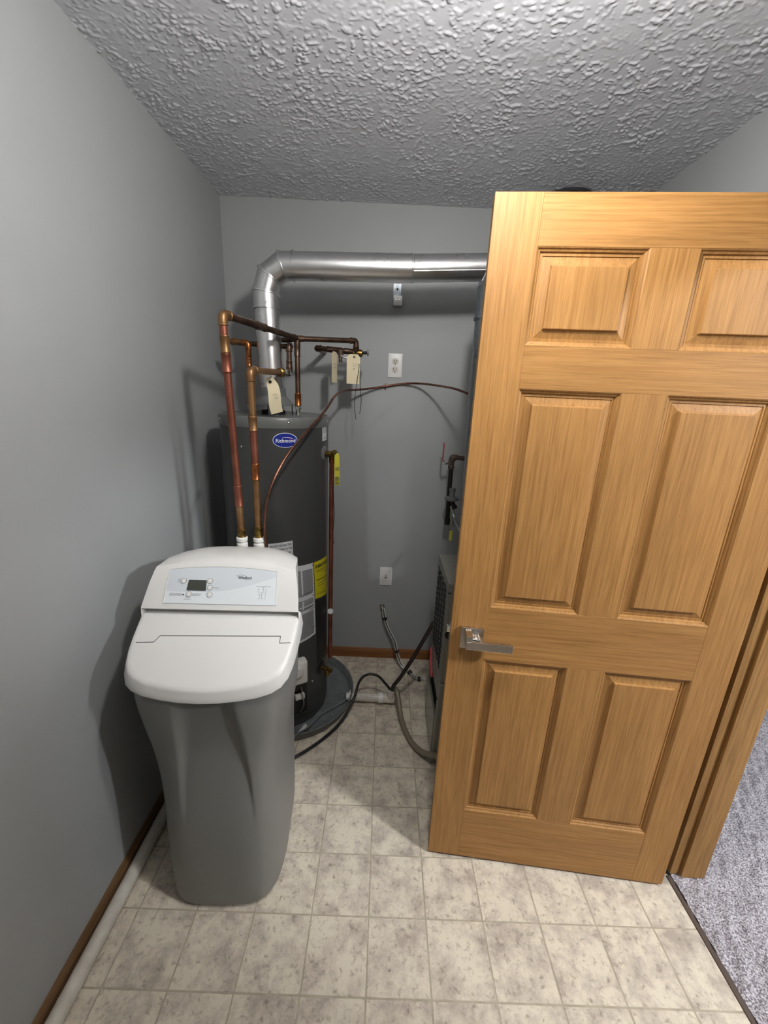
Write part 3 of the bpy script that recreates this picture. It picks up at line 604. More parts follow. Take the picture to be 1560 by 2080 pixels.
# A: long reddish riser from the softener, over to the heater's cold nipple, and on to the wall
A0, A1, A2 = Vector((.302, .535, 1.066)), Vector((.2815, .530, 1.818)), Vector((.4265, .965, 1.802))
t = thing('supply_pipe', 'tall reddish copper riser from the softener with an elbow leading back to the heater tee', 'pipe', tuple(A0))
R1 = .0125; dA = (A1-A0).normalized(); dB = (A2-A1).normalized()
def at(z): return A0+dA*((z-A0.z)/dA.z)
G().cyl(at(1.062), at(1.68), R1, 20).build('riser', 'cop_red', t, True)
G().cyl(at(1.66), A1-dA*.02, R1*1.02, 20).build('riser_stub', 'cop_red', t, True)
coupling(at(1.067), at(1.10), R1*1.05, 'adapter', 'brass', t)
coupling(at(1.185), at(1.262), R1, 'coupling', 'cop_red', t)
G().cyl(at(1.09), at(1.20), R1*1.01, 20).build('short_pipe', 'cop_brown', t, True)
coupling(at(1.640), at(1.700), R1*1.05, 'coupling', 'cop_red', t); coupling(at(1.700), at(1.755), R1*1.02, 'coupling', 'cop_brown', t)
elbow(A1, dA, dB, R1, 'cop_brown', t, .034)
mid = A1+dB*.20
G().cyl(A1+dB*.03, mid, R1*.98, 20).build('run_pipe', 'cop_dark', t, True)
coupling(mid-dB*.022, mid+dB*.030, R1*.95, 'coupling', 'cop_dark', t)
G().cyl(mid+dB*.02, A2, R1*.88, 20).build('run_pipe', 'cop_dark', t, True)
r2 = .0108
c = G().cyl(A2-dB*.028, A2+Vector((0, .012, 0)), r2*1.22, 20).cyl(A2+Vector((0, 0, .012)), A2-Vector((0, 0, .026)), r2*1.22, 20).cyl(A2, A2+Vector((.026, .004, 0)), r2*1.2, 20).build('tee', 'cop_dark', t, True)
D0, D1 = A2, Vector((.430, .950, 1.522))
G().cyl(D0, D1+Vector((0, 0, .004)), r2, 20).build('drop_pipe', 'cop_dark', t, True)
dd = (D1-D0).normalized(); coupling(D0+dd*.028, D0+dd*.072, r2, 'coupling', 'cop_dark', t); coupling(D1-dd*.060, D1-dd*.004, r2*1.1, 'adapter', 'cop_bright', t)
# wall branch
E1 = Vector((.6655, 1.085, 1.8165)); E2 = Vector((.6655, 1.085, 1.782))
G().cyl(A2+Vector((.02, .006, 0)), E1, r2, 20).build('wall_branch', 'cop_dark', t, True)
G().tube([A2+Vector((-.01, .02, .001)), Vector((.38, 1.045, 1.803)), Vector((.30, 1.07, 1.803)), Vector((.27, 1.335, 1.803))], r2, 16, rad=.03).build('wall_branch', 'cop_dark', t, True)
elbow(E1, E1-A2, (0, 0, -1), r2, 'cop_dark', t, .028)
# B: second riser
B0, B1, B2 = Vector((.364, .535, 1.068)), Vector((.3605, .535, 1.652)), Vector((.395, .950, 1.662))
t = thing('supply_pipe', 'shorter brown copper riser from the softener turning back below the flue', 'pipe', tuple(B0))
dA = (B1-B0).normalized(); dB = (B2-B1).normalized()
def bt(z): return B0+dA*((z-B0.z)/dA.z)
G().cyl(bt(1.066), B1-dA*.02, R1*.98, 20).build('riser', 'cop_brown', t, True)
coupling(bt(1.069), bt(1.110), R1*1.03, 'adapter', 'brass', t); coupling(bt(1.285), bt(1.345), R1, 'coupling', 'cop_bright', t)
G().cyl(bt(1.345), bt(1.465), R1*1.0, 20).build('short_pipe', 'cop_red', t, True); coupling(bt(1.455), bt(1.505), R1, 'coupling', 'cop_brown', t)
elbow(B1, dA, dB, R1, 'cop_brown', t, .034)
G().cyl(B1+dB*.03, B2-dB*.02, R1*.93, 20).build('run_pipe', 'cop_brown', t, True)
c = G().lathe([(.011, 0), (.0165, .004), (.0175, .018), (.0175, .036), (.0165, .050), (.011, .054)], B1+dB*.285, dB, 20).build('ball_valve', 'brass', t, True)
G().cyl(B1+dB*.312, B1+dB*.312+Vector((.016, .004, .004)), .006, 12).build('stem', 'chrome', c, True)
q = B1+dB*.312+Vector((.018, .004, .004)); G().box((q.x-.003, q.y-.010, q.z-.009), (q.x+.004, q.y+.085, q.z+.009), .002).build('lever', 'chrome', c, True)
B3 = Vector((.395, .950, 1.772))
elbow(B2, dB, (0, 0, 1), r2, 'cop_dark', t, .024)
G().cyl(B2+Vector((0, 0, .015)), B3-Vector((0, 0, .015)), r2, 20).build('riser', 'cop_dark', t, True)
coupling(B2+Vector((0, 0, .022)), B2+Vector((0, 0, .050)), r2, 'coupling', 'cop_dark', t)
elbow(B3, (0, 0, 1), (-.1, 1, 0), r2, 'cop_dark', t, .024)
G().tube([B3+Vector((0, .02, 0)), Vector((.385, 1.045, 1.775)), Vector((.16, 1.045, 1.782)), Vector((.152, .96, 1.779))], r2, 16, rad=.03).build('run_pipe', 'cop_dark', t, True)
elbow(Vector((.153, .952, 1.778)), (0, -1, 0), (1, 0, 0), r2, 'cop_brown', t, .02)
G().cyl((.165, .951, 1.778), (.215, .950, 1.776), r2, 18).build('run_pipe', 'cop_brown', t, True)
elbow(Vector((.225, .950, 1.775)), (1, 0, 0), (0, 0, -1), r2, 'cop_bright', t, .026)
G().cyl((.225, .950, 1.76), (.225, .950, 1.520), r2, 18).build('drop_pipe', 'cop_bright', t, True)
for z in (1.725, 1.70, 1.575): coupling((.225, .950, z-.018), (.225, .950, z+.004), r2, 'coupling', 'cop_bright', t)
# C: valve set in front of the wall
t = thing('valve_manifold', 'dark tarnished copper valve run in front of the back wall with two tagged shut-off valves', 'valve', (.485, 1.10, 1.70))
C0, C1 = Vector((.487, 1.10, 1.780)), Vector((.672, 1.10, 1.770)); dC = (C1-C0).normalized()
G().cyl(C0, C1, r2*1.02, 20).build('run_pipe', 'cop_dark', t, True)
elbow(C0, (-1, 0, 0), (0, 1, 0), r2, 'cop_dark', t, .02); G().cyl(C0+Vector((0, .01, 0)), (C0.x, YB, C0.z), r2*.98, 18).build('wall_stub', 'cop_dark', t, True)
for k, L_ in ((.045, .07), (.125, .045)): coupling(C0+dC*k, C0+dC*(k+L_), r2*1.02, 'coupling', 'cop_dark', t)
G().cyl((.6655, 1.088, 1.790), (.6655, 1.095, 1.768), r2*1.25, 18).build('union', 'cop_dark', t, True)
va = G().lathe([(.010, -.024), (.016, -.020), (.0175, -.008), (.0175, .008), (.016, .020), (.010, .024)], C1+Vector((0, 0, -.004)), 'x', 18).build('shutoff_valve', 'brass', t, True)
G().cyl(C1+Vector((.018, 0, -.002)), C1+Vector((.046, -.002, .0)), .0065, 12).build('stem', 'ironb', va, True)
G().lathe([(.013, 0), (.014, .003), (.013, .007)], C1+Vector((.044, -.002, 0)), 'x', 8).build('handwheel', 'alc', va, True)
V0 = C0+dC*.108
vb = G().lathe([(.014, .002), (.0145, -.016), (.010, -.020), (.010, -.030)], V0, 'z', 18).build('shutoff_valve', 'ironr', t, True)
G().tube([V0+Vector((.002, -.010, -.020)), V0+Vector((.018, -.014, -.030)), V0+Vector((.06, -.010, -.034))], .004, 8).build('lever', 'steel', vb, True)
G().cyl(V0+Vector((0, 0, -.028)), V0+Vector((0, 0, -.05)), .0085, 14).build('drain_stub', 'ironr', vb, True)
# D: thin copper tube sweeping from the softener to the furnace vent
tb = spline([(.392, .535, 1.035), (.392, .52, 1.12), (.409, .53, 1.243), (.454, .60, 1.357), (.508, .70, 1.438), (.561, .85, 1.517), (.585, .98, 1.575), (.612, 1.12, 1.600), (.665, 1.23, 1.607), (.735, 1.30, 1.618), (.804, 1.322, 1.631), (.90, 1.318, 1.648), (.985, 1.27, 1.651), (1.06, 1.15, 1.642), (1.11, 1.0, 1.63), (1.15, .90, 1.612)], 7)
tag(G().tube(tb, .0052, 12).build('copper_tube', 'cop_tube', None, True), 'thin bent copper tube arching across the back wall from softener to grey vent', 'tube')
t = thing('tube_clip', 'small metal clip holding the thin copper tube to the back wall below the outlet', 'clip', (.804, 1.335, 1.615))
G().box((.800, 1.3285, 1.622), (.808, 1.3355, 1.642), .002).box((.801, 1.333, 1.612), (.807, 1.3357, 1.652), .0008).build('clip_band', 'cop_tube', t, True)
G().lathe([(.003, 0), (.002, -.002)], (.804, 1.333, 1.649), 'y', 10).build('nail_head', 'steel', t, True)
# E: discharge pipe
t = thing('discharge_pipe', 'straight copper discharge pipe running down beside the heater from its relief valve', 'pipe', (.577, .945, .28))
G().cyl((.583, .915, 1.318), (.5765, .950, .262), .0108, 20).build('pipe', 'cop_red', t, True)
coupling((.583, .915, 1.290), (.583, .915, 1.318), .0108, 'adapter', 'cop_bright', t)
G().lathe([(.0140, -.001), (.0140, .001)], (.580, .928, .545), (.1, -1, .2), 24).build('price_sticker', 'stick', t, True)
tag(G().tube(spline([(.583, .900, 1.31), (.584, .901, 1.22), (.594, .905, 1.12), (.596, .92, 1.05), (.590, .93, .96), (.592, .935, .90)]), .0011, 6).build('cord', 'ironb', None, True), 'thin black cord hanging along the discharge pipe', 'cord')
# yellow tag on relief valve
def bent(name, P, m, label, cat, th=.0005, group=None, parent=None):
    """thin card: P = rows of (left, right) world points"""
    V = []; n = len(P)
    nrm = (Vector(P[0][1])-Vector(P[0][0])).cross(Vector(P[-1][0])-Vector(P[0][0])).normalized()*th
    for a, b in P: V += [Vector(a), Vector(b)]
    V2 = V+[v+nrm for v in V]; k = 2*n; F = []
    for i in range(n-1): p = 2*i; F += [(p, p+1, p+3, p+2), (k+p, k+p+1, k+p+3, k+p+2), (p, p+2, k+p+2, k+p), (p+1, p+3, k+p+3, k+p+1)]
    F += [(0, 1, k+1, k), (k-2, k-1, 2*k-1, 2*k-2)]
    o = mesh(name, V2, F, m, parent, True)
    if label: tag(o, label, cat, group)
    return o
t = thing('yellow_tag', 'narrow yellow plastic warning tag hanging from the relief valve beside the heater', 'tag', (.606, .90, 1.2))
yt = bent('tag_card', [((.600, .900, 1.335), (.611, .905, 1.337)), ((.597, .896, 1.322), (.617, .906, 1.325)), ((.597, .893, 1.27), (.619, .906, 1.272)), ((.598, .897, 1.23), (.620, .908, 1.232)), ((.599, .90, 1.190), (.620, .911, 1.194))], 'ytag', None, None, parent=t)
yf = lambda u, v, h: (.598+.0215*u, .894+.012*u-h, 1.19+.14*v)
scrib([(.15, .9, .60), (.15, .85, .56), (.15, .9, .52), (.15, .8, .30), (.15, .9, .26), (.15, .9, .22), (.15, .8, .18), (.15, .9, .12), (.15, .9, .08)], 'midink', 'tag_print', yf, .0012, .0016, t, .016, .25)

# ================================================================ flue
t = thing('flue_pipe', 'shiny round metal flue rising from the water heater and elbowing right along the back wall', 'flue', (.322, .95, 1.58))
FR = .0515
def elb(c0, c1, c2, c3): pass
zt = 2.068; ex0 = .322
G().cyl((.322, .95, 1.575), (.3085, .95, 1.925), FR*.985, 48).build('vertical_pipe', 'alu', t, True)
# three-gore elbow: each segment bulges at its crimped joint
P = [Vector((.3075, .95, 1.905)), Vector((.3065, .95, 1.968)), Vector((.325, .95, 2.028)), Vector((.378, .95, 2.066)), Vector((.420, .95, 2.067))]
dirs = [Vector((-.03, 0, 1)), None, None, None, Vector((1, 0, .02))]
def frame(i):
    if i == 0: return (P[1]-P[0]).normalized()
    if i == len(P)-1: return (P[-1]-P[-2]).normalized()
    return ((P[i]-P[i-1]).normalized()+(P[i+1]-P[i]).normalized()).normalized()
def ringpts(c, n_, axis, r, N=48):
    # ellipse where a cylinder along axis meets the mitre plane
    y = Vector((0, 1, 0)); out = []
    a = axis.normalized(); xx = a.cross(y).normalized()
    for k in range(N):
        th = 2*PI*k/N; q = c+(y*math.cos(th)+xx*math.sin(th))*r; s = (c-q).dot(n_)/a.dot(n_); out.append(q+a*s)
    return out
for i in range(len(P)-1):
    ax = (P[i+1]-P[i]).normalized(); n0, n1 = frame(i), frame(i+1); V = []; L_ = (P[i+1]-P[i]).length
    for f_, rr2 in ((0, FR*1.10), (.05, FR*1.10), (.08, FR*1.01), (.92, FR*1.01), (.95, FR*1.10), (1, FR*1.10)):
        c_ = P[i]+ax*L_*f_; nn_ = (n0*(1-f_)+n1*f_).normalized(); V += ringpts(c_, nn_, ax, rr2)
    N = 48; F = [(j*N+k, j*N+(k+1) % N, (j+1)*N+(k+1) % N, (j+1)*N+k) for j in range(5) for k in range(N)]
    mesh('elbow_gore', V, F, 'alu', t, True)
H0, H1, H2 = Vector((.385, .95, 2.0665)), Vector((.893, .962, 2.082)), Vector((1.32, .972, 2.108))
G().cyl(H0, H1, FR, 48).build('horizontal_pipe', 'alu', t, True)
dh = (H2-H1).normalized()
G().lathe([(FR, 0), (FR+.0022, .002), (FR+.0022, .006), (FR, .008)], H1-dh*.004, dh, 48, cap=False).build('joint_bead', 'alu', t, True)
G().cyl(H1-dh*.02, H2, FR*.975, 48).build('horizontal_pipe', 'alu', t, True)
G().box((0, -.001, -.0016), (.40, .001, .0016), .0004, 1, fn=lambda x, y, z: tuple(H1+dh*(x+.004)+Vector((0, -FR*.93+y, -.020+z)))).build('lock_seam', 'alu', t)
for c_, d_2 in (((.405, .913, 2.035), (0, -1, -1)), ((.318, .90, 1.925), (0, -1, 0)), ((.90, .918, 2.075), (0, -1, -.2))):
    G().lathe([(.004, 0), (.003, .003)], c_, d_2, 8).build('screw', 'chrome', t, True)
# ceiling collar and the furnace's galvanised vent
t = thing('vent_pipe', 'galvanised grey furnace vent rising behind the door and bending toward the ceiling', 'vent', (1.212, .75, .885))
VR = .0635; vc = (1.212, .75)
G().lathe([(VR+.008, 0), (VR+.008, .010), (VR, .012)], (*vc, .8895), 'z', 40).build('base_collar', 'galv', t, True)
G().cyl((*vc, .8897), (vc[0]-.025+.0, vc[1], 1.885), VR, 48).build('vertical_pipe', 'galv', t, True)
x0 = vc[0]-.026
G().lathe([(VR*.99, 0), (VR+.004, .002), (VR+.004, .008), (VR, .010), (VR*.99, .12)], (x0, .75, 1.872), 'z', 48, cap=False).build('joint_bead', 'galv', t, True)
P = [Vector((x0, .75, 1.87)), Vector((x0+.001, .75, 1.965)), Vector((x0+.03, .77, 2.025)), Vector((x0+.105, .82, 2.065)), Vector((x0+.25, .93, 2.11)), Vector((1.555, 1.20, 2.14))]
for i in range(len(P)-1):
    ax = (P[i+1]-P[i]).normalized(); n0, n1 = frame(i), frame(i+1); V = []; L_ = (P[i+1]-P[i]).length
    for f_, rr2 in ((0, VR*1.05), (.06, VR*1.05), (.09, VR*1.0), (.91, VR*1.0), (.94, VR*1.05), (1, VR*1.05)):
        V += ringpts(P[i]+ax*L_*f_, (n0*(1-f_)+n1*f_).normalized(), ax, rr2)
    mesh('elbow_gore' if i < 3 else 'vent_run', V, [(j*48+k, j*48+(k+1) % 48, (j+1)*48+(k+1) % 48, (j+1)*48+k) for j in range(5) for k in range(48)], 'galv', t, True)
G().cyl((1.555, 1.20, 2.05), (1.555, 1.20, H), .068, 40).build('ceiling_run', 'galv', t, True)
G().lathe([(.072, 0), (.105, .0), (.108, -.012), (.075, -.016)], (1.555, 1.20, H-.002), 'z', 40).build('ceiling_collar', 'ledge', t, True)
# wall bracket
t = thing('pipe_bracket', 'small galvanised strap bracket screwed to the back wall under the flue', 'bracket', (.842, 1.33, 2.0))
G().box((.822, 1.3335, 2.035), (.862, 1.336, 2.11), .0008, 1).build('back_plate', 'galv', t)
G().box((.826, 1.2950, 2.008), (.866, 1.2970, 2.050), .0008, 1).box((.826, 1.2955, 2.006), (.866, 1.3355, 2.009), .0006, 1).box((.8245, 1.2955, 2.008), (.8265, 1.3355, 2.050), .0006, 1).box((.8655, 1.2955, 2.008), (.8675, 1.3355, 2.050), .0006, 1).build('strap_tray', 'steel', t)
for x, z in ((.838, 2.030), (.854, 2.030), (.842, 2.085)): G().lathe([(.005, 0), (.004, -.003), (.001, -.0035)], (x, 1.295 if z < 2.05 else 1.333, z), 'y', 10).build('screw', 'chrome' if z < 2.05 else 'slot', t, True)

# ================================================================ wall plates
t = thing('outlet', 'white duplex power outlet on the back wall above the thin copper tube', 'outlet', (.849, 1.336, 1.677))
wp = lambda x, z, h: (.849+x, 1.336-h, 1.734+z)
G().box((.849-.0355, 1.330, 1.734-.058), (.849+.0355, 1.336, 1.734+.058), .0022).build('wall_plate', 'plate', t, True)
for dz in (.0195, -.0195):
    f_ = G().lathe([(.0168, 0), (.0168, -.0012)], (.849, 1.330, 1.734+dz), 'y', 28).build('receptacle', 'pvc', t, True)
    for dx, w_, h_ in ((-.0065, .0013, .0045), (.0065, .0013, .0038)): G().box((.849+dx-w_, 1.3282, 1.734+dz+.003-h_), (.849+dx+w_, 1.3290, 1.734+dz+.003+h_)).build('slot', 'slot', f_)
    G().lathe([(.0026, 0), (.0026, -.0008)], (.849, 1.329, 1.734+dz-.0085), 'y', 12).build('slot', 'slot', f_, True)
G().lathe([(.0028, 0), (.002, -.0012)], (.849, 1.330, 1.734), 'y', 12).build('screw', 'steel', t, True)
t = thing('light_switch', 'white toggle switch plate low on the back wall', 'switch', (.8545, 1.336, .50))
G().box((.8545-.0365, 1.330, .5565-.058), (.8545+.0365, 1.336, .5565+.058), .0022).build('wall_plate', 'plate', t, True)
G().box((.8545-.005, 1.3293, .5565-.0115), (.8545+.005, 1.3302, .5565+.0115)).build('slot', 'midink', t)
G().box((.8545-.0032, 1.318, .5565+.000), (.8545+.0032, 1.331, .5565+.009), .0012).build('toggle', 'plate', t, True)
for dz in (.030, -.030): G().lathe([(.0028, 0), (.002, -.001)], (.8545, 1.330, .5565+dz), 'y', 12).build('screw', 'steel', t, True)

# ================================================================ tags and ties
def scrawl(fn, parent, rows, seed):
    r = random.Random(seed); g = G()
    for (u0, u1, v) in rows:
        pts = [Vector(fn(u0+(u1-u0)*i/12, v+r.uniform(-.035, .035), .0011)) for i in range(13)]; g.tube(spline(pts, 3), .00035, 4)
    g.build('handwriting', 'greyink', parent)
t = thing('paper_tag', 'cream card tag facing the room on the right end of the wall valve run', 'tag', (.65, 1.07, 1.65), 'card tags hanging on the valves')
tf = lambda u, v, h: (.6265+.0600*u, 1.078-h-.004*v, 1.632+.127*v)
G().prism([(0, 0), (1, .0), (1.0, .89), (.82, 1), (.2, 1), (0, .9)], tf, 0, .0006).build('tag_card', 'tagp', t)
scrawl(tf, t, [(.4, .75, .60), (.45, .85, .68), (.5, .62, .50)], 5)
G().lathe([(.0055, 0), (.0055, .0006), (.002, .0006)], tf(.55, .91, .0006), (0, -1, 0), 14).build('eyelet', 'cop_dark', t, True)
t = thing('paper_tag', 'cream card tag seen edge-on hanging from the middle of the wall valve run', 'tag', (.575, 1.06, 1.64), 'card tags hanging on the valves')
tf = lambda u, v, h: (.563+.017*u+.85*h, 1.040+.057*u-.5*h, 1.634+.132*v)
G().prism([(0, 0), (1, .0), (1, .89), (.8, 1), (.2, 1), (0, .9)], tf, 0, .0006).build('tag_card', 'tagp', t)
scrawl(tf, t, [(.3, .8, .5), (.3, .8, .6)], 9)
t = thing('paper_tag', 'curled cream card tag hanging on the brown riser valve in front of the flue', 'tag', (.385, .76, 1.5), 'card tags hanging on the valves')
pts = []
for i in range(11):
    k = i/10; cx_ = .3585+.030*k+.006*math.sin(k*5); w_ = .027*(.55+.45*min(k*6, 1)); pts.append(((cx_-w_*.55, .752-.02*math.sin(k*3), 1.6355-k*.136), (cx_+w_*1.0, .742+.018*k, 1.640-k*.128)))
tc = bent('tag_card', pts, 'tagp', None, None, parent=t)
tf = lambda u, v, h: (.352+.032*(1-v)+.040*u, .728-h+.01*u, 1.506+.127*v)
scrawl(tf, t, [(.3, .8, .45), (.35, .8, .55)], 3)
G().lathe([(.006, 0), (.006, .001), (.002, .001)], (.368, .742, 1.621), (0, -1, 0), 14).build('eyelet', 'ironb', t, True)
for nm, pp in (('thin black cable tie curving down to its tip below the right-hand wall tag', [(.681, 1.095, 1.765), (.682, 1.07, 1.70), (.672, 1.066, 1.62), (.667, 1.064, 1.57), (.666, 1.068, 1.53), (.674, 1.072, 1.475)]), ('thin black cable tie looping down right of the wall tag', [(.684, 1.095, 1.765), (.688, 1.07, 1.66), (.692, 1.07, 1.60), (.696, 1.075, 1.56), (.690, 1.085, 1.50)])):
    tag(G().tube(spline(pp, 6), .0014, 6).build('cable_tie', 'blackr', None, True), nm, 'cable tie', 'black cable ties on the wall valve')

# ================================================================ furnace
t = thing('furnace', 'grey metal furnace with louvred side standing behind the open door', 'furnace', (1.42, .735, 0))
FX0, FX1, FY0, FY1, FZ = 1.09, 1.74, .58, .892, .885
G().box((FX0+.012, FY0+.004, .03), (FX1, FY1-.004, FZ-.004)).build('cabinet_core', 'dark', t)
G().box((FX0, FY0, .33), (FX0+.012, FY1, FZ), .002).build('side_panel', 'furn', t)
G().box((FX0, FY0, FZ-.004), (FX1, FY1, FZ+.004), .002).build('top_panel', 'furn', t)
G().box((FX0+.012, FY0-.004, .43), (FX1, FY0+.004, FZ), .002).build('front_panel', 'furn', t)
G().box((FX0-.002, FY0-.012, .02), (FX1, FY0+.002, .425), .003).build('front_door', 'furn', t)
G().box((FX0-.004, FY0-.005, 0), (FX0+.010, FY0+.012, .33), .002).box((FX0-.002, FY1-.03, 0), (FX0+.010, FY1, .33), .002).build('corner_post', 'furn', t)
G().box((FX0-.006, FY0+.02, .012), (FX0+.006, FY1-.04, .235), .004).build('lower_panel', 'furnlow', t, label='glossy lower side panel')
G().box((FX0-.001, FY0-.004, FZ-.035), (FX0+.08, FY0-.001, FZ-.032)).build('trim_line', 'dark', t)
lm = None
for r_ in range(15):
    for c_ in range(4):
        z = .845-r_*.026-c_*.004; y = FY0+.06+c_*.064
        if lm is None:
            g = G().prism([(-.024, -.010), (.020, .008), (.024, .012), (-.020, -.004)], lambda u, v, h: (-h, u, v), 0, .0035)
            lm = bpy.data.meshes.new('louver_slot'); lm.from_pydata(g.V, [], g.F); lm.materials.append(M_['slot'])
        o = bpy.data.objects.new('louver', lm); COL.objects.link(o); o.parent = t; o.location = Vector((FX0, y, z))-t.location
G().lathe([(.006, 0), (.006, .004), (.002, .005)], (FX0, .80, .84), (-1, 0, 0), 12).build('knob', 'slot', t, True)
G().lathe([(.016, 0), (.016, .003), (.004, .003)], (1.108, FY0-.004, .665), (0, -1, 0), 20).build('knockout', 'slot', t, True)
tag(G().tube(spline([(1.083, .835, .425), (1.080, .81, .40), (1.079, .765, .365), (1.082, .735, .335)], 6), .0055, 10).build('red_cable', 'pink', None, True), 'short red cable along the lower side of the furnace', 'cable')
# gas line
t = thing('gas_pipe', 'black iron gas drop pipe on the back wall with a red-handled shut-off valve', 'gas pipe', (1.17, 1.2, .93))
G().cyl((1.165, 1.2, .955), (1.160, 1.2, 1.255), .0115, 18).build('drop_pipe', 'ironb', t, True)
G().lathe([(.0145, 0), (.0145, .035), (.012, .037)], (1.165, 1.2, .938), 'z', 18).build('end_cap', 'ironb', t, True)
G().lathe([(.0145, 0), (.0145, .018), (.012, .02)], (1.164, 1.2, 1.075), 'z', 18).build('fitting', 'ironb', t, True)
gvv = G().lathe([(.012, 0), (.0165, .004), (.0165, .014), (.014, .018), (.014, .035), (.0165, .039), (.0165, .049), (.012, .052)], (1.160, 1.2, 1.237), 'z', 16).build('shutoff_valve', 'ironr', t, True)
G().cyl((1.150, 1.195, 1.268), (1.124, 1.18, 1.270), .006, 12).build('stem', 'chrome', gvv, True)
G().lathe([(.010, 0), (.010, .005)], (1.1225, 1.179, 1.270), (-1, -.5, 0), 6).build('nut', 'chrome', gvv, True)
G().box((1.108, 1.172, 1.286), (1.114, 1.182, 1.372), .002).tube([(1.122, 1.178, 1.274), (1.112, 1.177, 1.280), (1.111, 1.177, 1.292)], .003, 6).build('handle', 'redm', gvv, True)
elbow(Vector((1.160, 1.2, 1.300)), (0, 0, 1), (1, .1, -.15), .0125, 'ironr', t, .024); G().cyl((1.17, 1.2, 1.300), (1.40, 1.22, 1.27), .0115, 16).build('run_pipe', 'ironr', t, True)
rg = G().lathe([(.010, -.012), (.034, -.010), (.036, -.004), (.036, .002), (.028, .006), (.014, .010), (.014, .040), (.017, .041), (.017, .052), (.006, .053)], (1.172, 1.165, 1.092), 'z', 28).build('regulator', 'alc', t, True)
G().lathe([(.012, 0), (.012, .03), (.016, .032), (.016, .046)], (1.172, 1.165, 1.080), (.45, 0, -1), 16).build('union', 'ironb', t, True)
tag(G().box((1.163, 1.085, .888), (1.178, 1.089, .940), .0015).cyl((1.171, 1.087, .938), (1.172, 1.16, 1.05), .0007, 6).build('yellow_tag', 'ytag', None), 'small yellow tag hanging from the gas line behind the grey vent', 'tag')
G().tube([(1.172, 1.165, 1.05), (1.19, 1.15, .99), (1.22, .95, .93), (1.24, .86, .89)], .008, 12, rad=.05).build('gas_connector', 'foil', t, True)

# ================================================================ floor plumbing
t = thing('condensate_pipe', 'short white printed plastic drain pipe lying on the floor between pan and furnace hoses', 'pipe', (.80, .94, .005))
G().cyl((.700, .9400, .030), (.862, .938, .030), .0225, 28).build('pipe', 'pvc', t, True)
G().lathe([(.0225, 0), (.0275, .001), (.0275, .026), (.0225, .028)], (.838, .938, .030), 'x', 28).build('coupling_collar', 'pvcb', t, True)
G().cyl((.862, .938, .030), (.925, .937, .030), .0245, 28).cyl((.905, .937, .030), (.905, .937, .085), .0235, 28).build('tee', 'pvc', t, True)
def pf(u, v, h): a_ = PI*.5+v*.9; return (.715+.115*u, .9395-math.cos(a_-.0)*0-(.0227+h)*math.cos(a_-PI*.5+.35)*1.0*math.sin(.55)-.0, .030+(.0227+h)*math.cos(v*.9+.12))
def pf(u, v, h): ph = .75+v*.55; return (.715+.118*u, .9395-(.0226+h)*math.cos(ph), .030+(.0226+h)*math.sin(ph))
V, F = text_mesh('FT - 0571 CELL CORE 1', pf, .02, .98, .05, .60, .0003, .01); mesh('pipe_lettering', V, F, 'midink', t)
blk = spline([(.42, .53, .012), (.474, .566, .012), (.575, .664, .012), (.652, .768, .018), (.709, .872, .068), (.735, .935, .130), (.775, .950, .164), (.830, .950, .160), (.872, .945, .118), (.897, .940, .088), (.903, .938, .060)], 8)
tag(G().tube(blk, .0068, 12).build('black_hose', 'blackr', None, True), 'black hose running from behind the softener and arching into the white floor pipe', 'hose')
tag(G().tube(spline([(1.094, .905, .520), (1.06, .903, .440), (1.0, .900, .305), (.95, .905, .195), (.915, .925, .118), (.912, .937, .070)], 8), .0098, 14).build('dark_hose', 'strap', None, True), 'straight dark brown hose slanting from the furnace side down to the floor pipe', 'hose')
tag(G().tube(spline([(.925, .938, .060), (.932, .925, .100), (.944, .88, .070), (.955, .82, .030), (.975, .74, .018), (1.005, .665, .016), (1.045, .605, .030), (1.085, .555, .066), (1.13, .525, .10), (1.17, .515, .12)], 8), .0128, 14).build('taupe_hose', 'taupe', None, True), 'thick taupe vinyl hose curving along the floor from white pipe to furnace', 'hose')
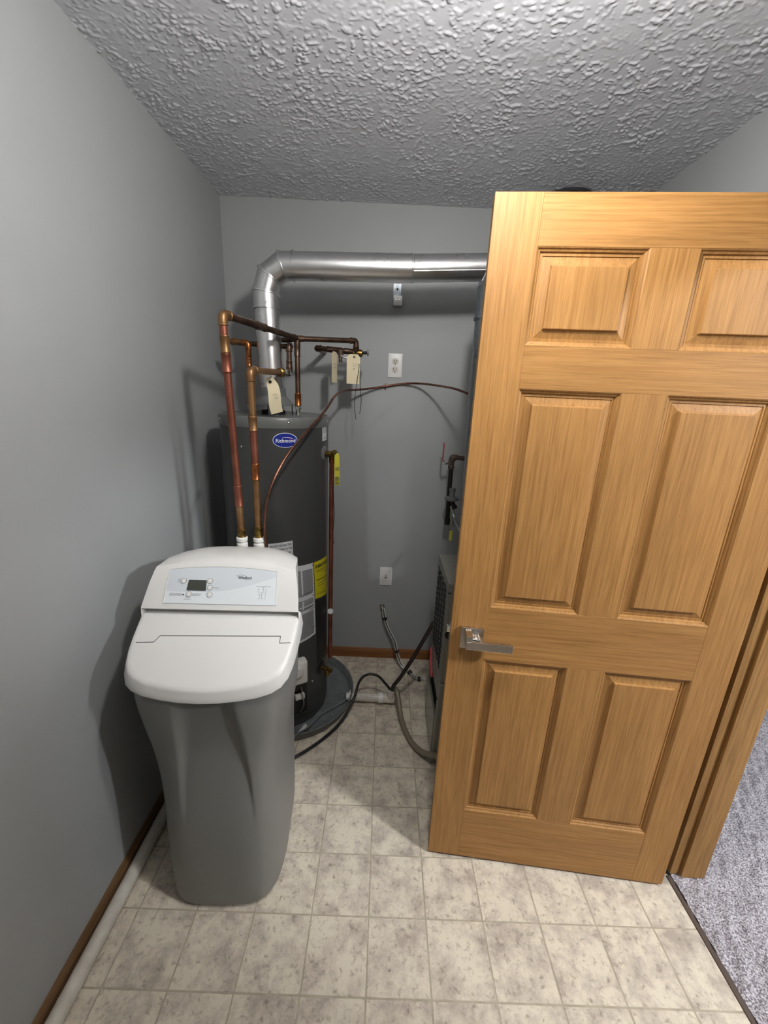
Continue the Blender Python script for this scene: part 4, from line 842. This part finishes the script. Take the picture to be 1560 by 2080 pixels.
# flexible conduit from the wall
t = thing('wire_whip', 'flexible metal conduit with white wires taped along it from back wall to furnace', 'conduit', (.84, 1.33, .0))
wp_ = spline([(.841, 1.336, .356), (.845, 1.312, .345), (.863, 1.298, .275), (.890, 1.285, .215), (.925, 1.270, .150), (.943, 1.25, .085), (.975, 1.215, .025), (1.02, 1.18, .012), (1.06, 1.13, .010), (1.10, 1.125, .018)], 8)
G().tube(wp_, .0062, 12).build('conduit', 'foil', t, True)
G().tube([Vector(p)+Vector((.011, -.006, .003+.004*math.sin(i*.35))) for i, p in enumerate(wp_[6:])], .0028, 8).build('wire', 'wirew', t, True)
G().tube([Vector(p)+Vector((-.004, -.009, .006+.003*math.sin(i*.3+2))) for i, p in enumerate(wp_[10:])], .0022, 8).build('wire', 'wirew', t, True)
for i in (14, 38, 56, 66):
    d = (wp_[i+1]-wp_[i-1]).normalized(); G().lathe([(.012, -.008), (.0135, -.006), (.0135, .006), (.012, .008)], wp_[i]+Vector((.003, -.003, .002)), d, 14).build('tape_band', 'blackr', t, True)
G().lathe([(.015, 0), (.015, -.006), (.011, -.008), (.011, -.02)], (.841, 1.336, .357), 'y', 12).build('wall_connector', 'steel', t, True)
# bits lying in the pan
tag(G().tube([(.468, .672, .030), (.489, .728, .031)], .0105, 16).build('tube_stub', 'clear', None, True), 'short white tube stub lying in the drain pan near the softener', 'tube')
tag(G().tube(spline([(.445, .600, .056), (.462, .640, .062), (.50, .715, .030), (.53, .790, .013), (.56, .835, .012), (.62, .885, .014), (.665, .915, .024)], 8), .0045, 10).build('grey_hose', 'pan', None, True), 'thin grey tube curling inside the drain pan to its drain fitting', 'hose')
tag(G().box((.545, .790, .006), (.578, .815, .0075), .0004, 1).build('paper_scrap', 'pan', None), 'small pale scrap lying flat in the drain pan', 'scrap')
# white pipe along the left wall
t = thing('floor_pipe', 'long white plastic pipe lying on the floor along the left wall baseboard', 'pipe', (.035, -.5, .0))
G().cyl((.035, YR+.05, .0225), (.035, .245, .0225), .0215, 28).build('pipe', 'pvc', t, True)
G().cyl((.035, .235, .0225), (.035, .62, .0225), .0215, 28).build('pipe', 'pvc', t, True)
G().lathe([(.0215, 0), (.0225, .001), (.0225, .002), (.0215, .003)], (.035, .24, .0225), 'y', 28).build('joint', 'pvcb', t, True)
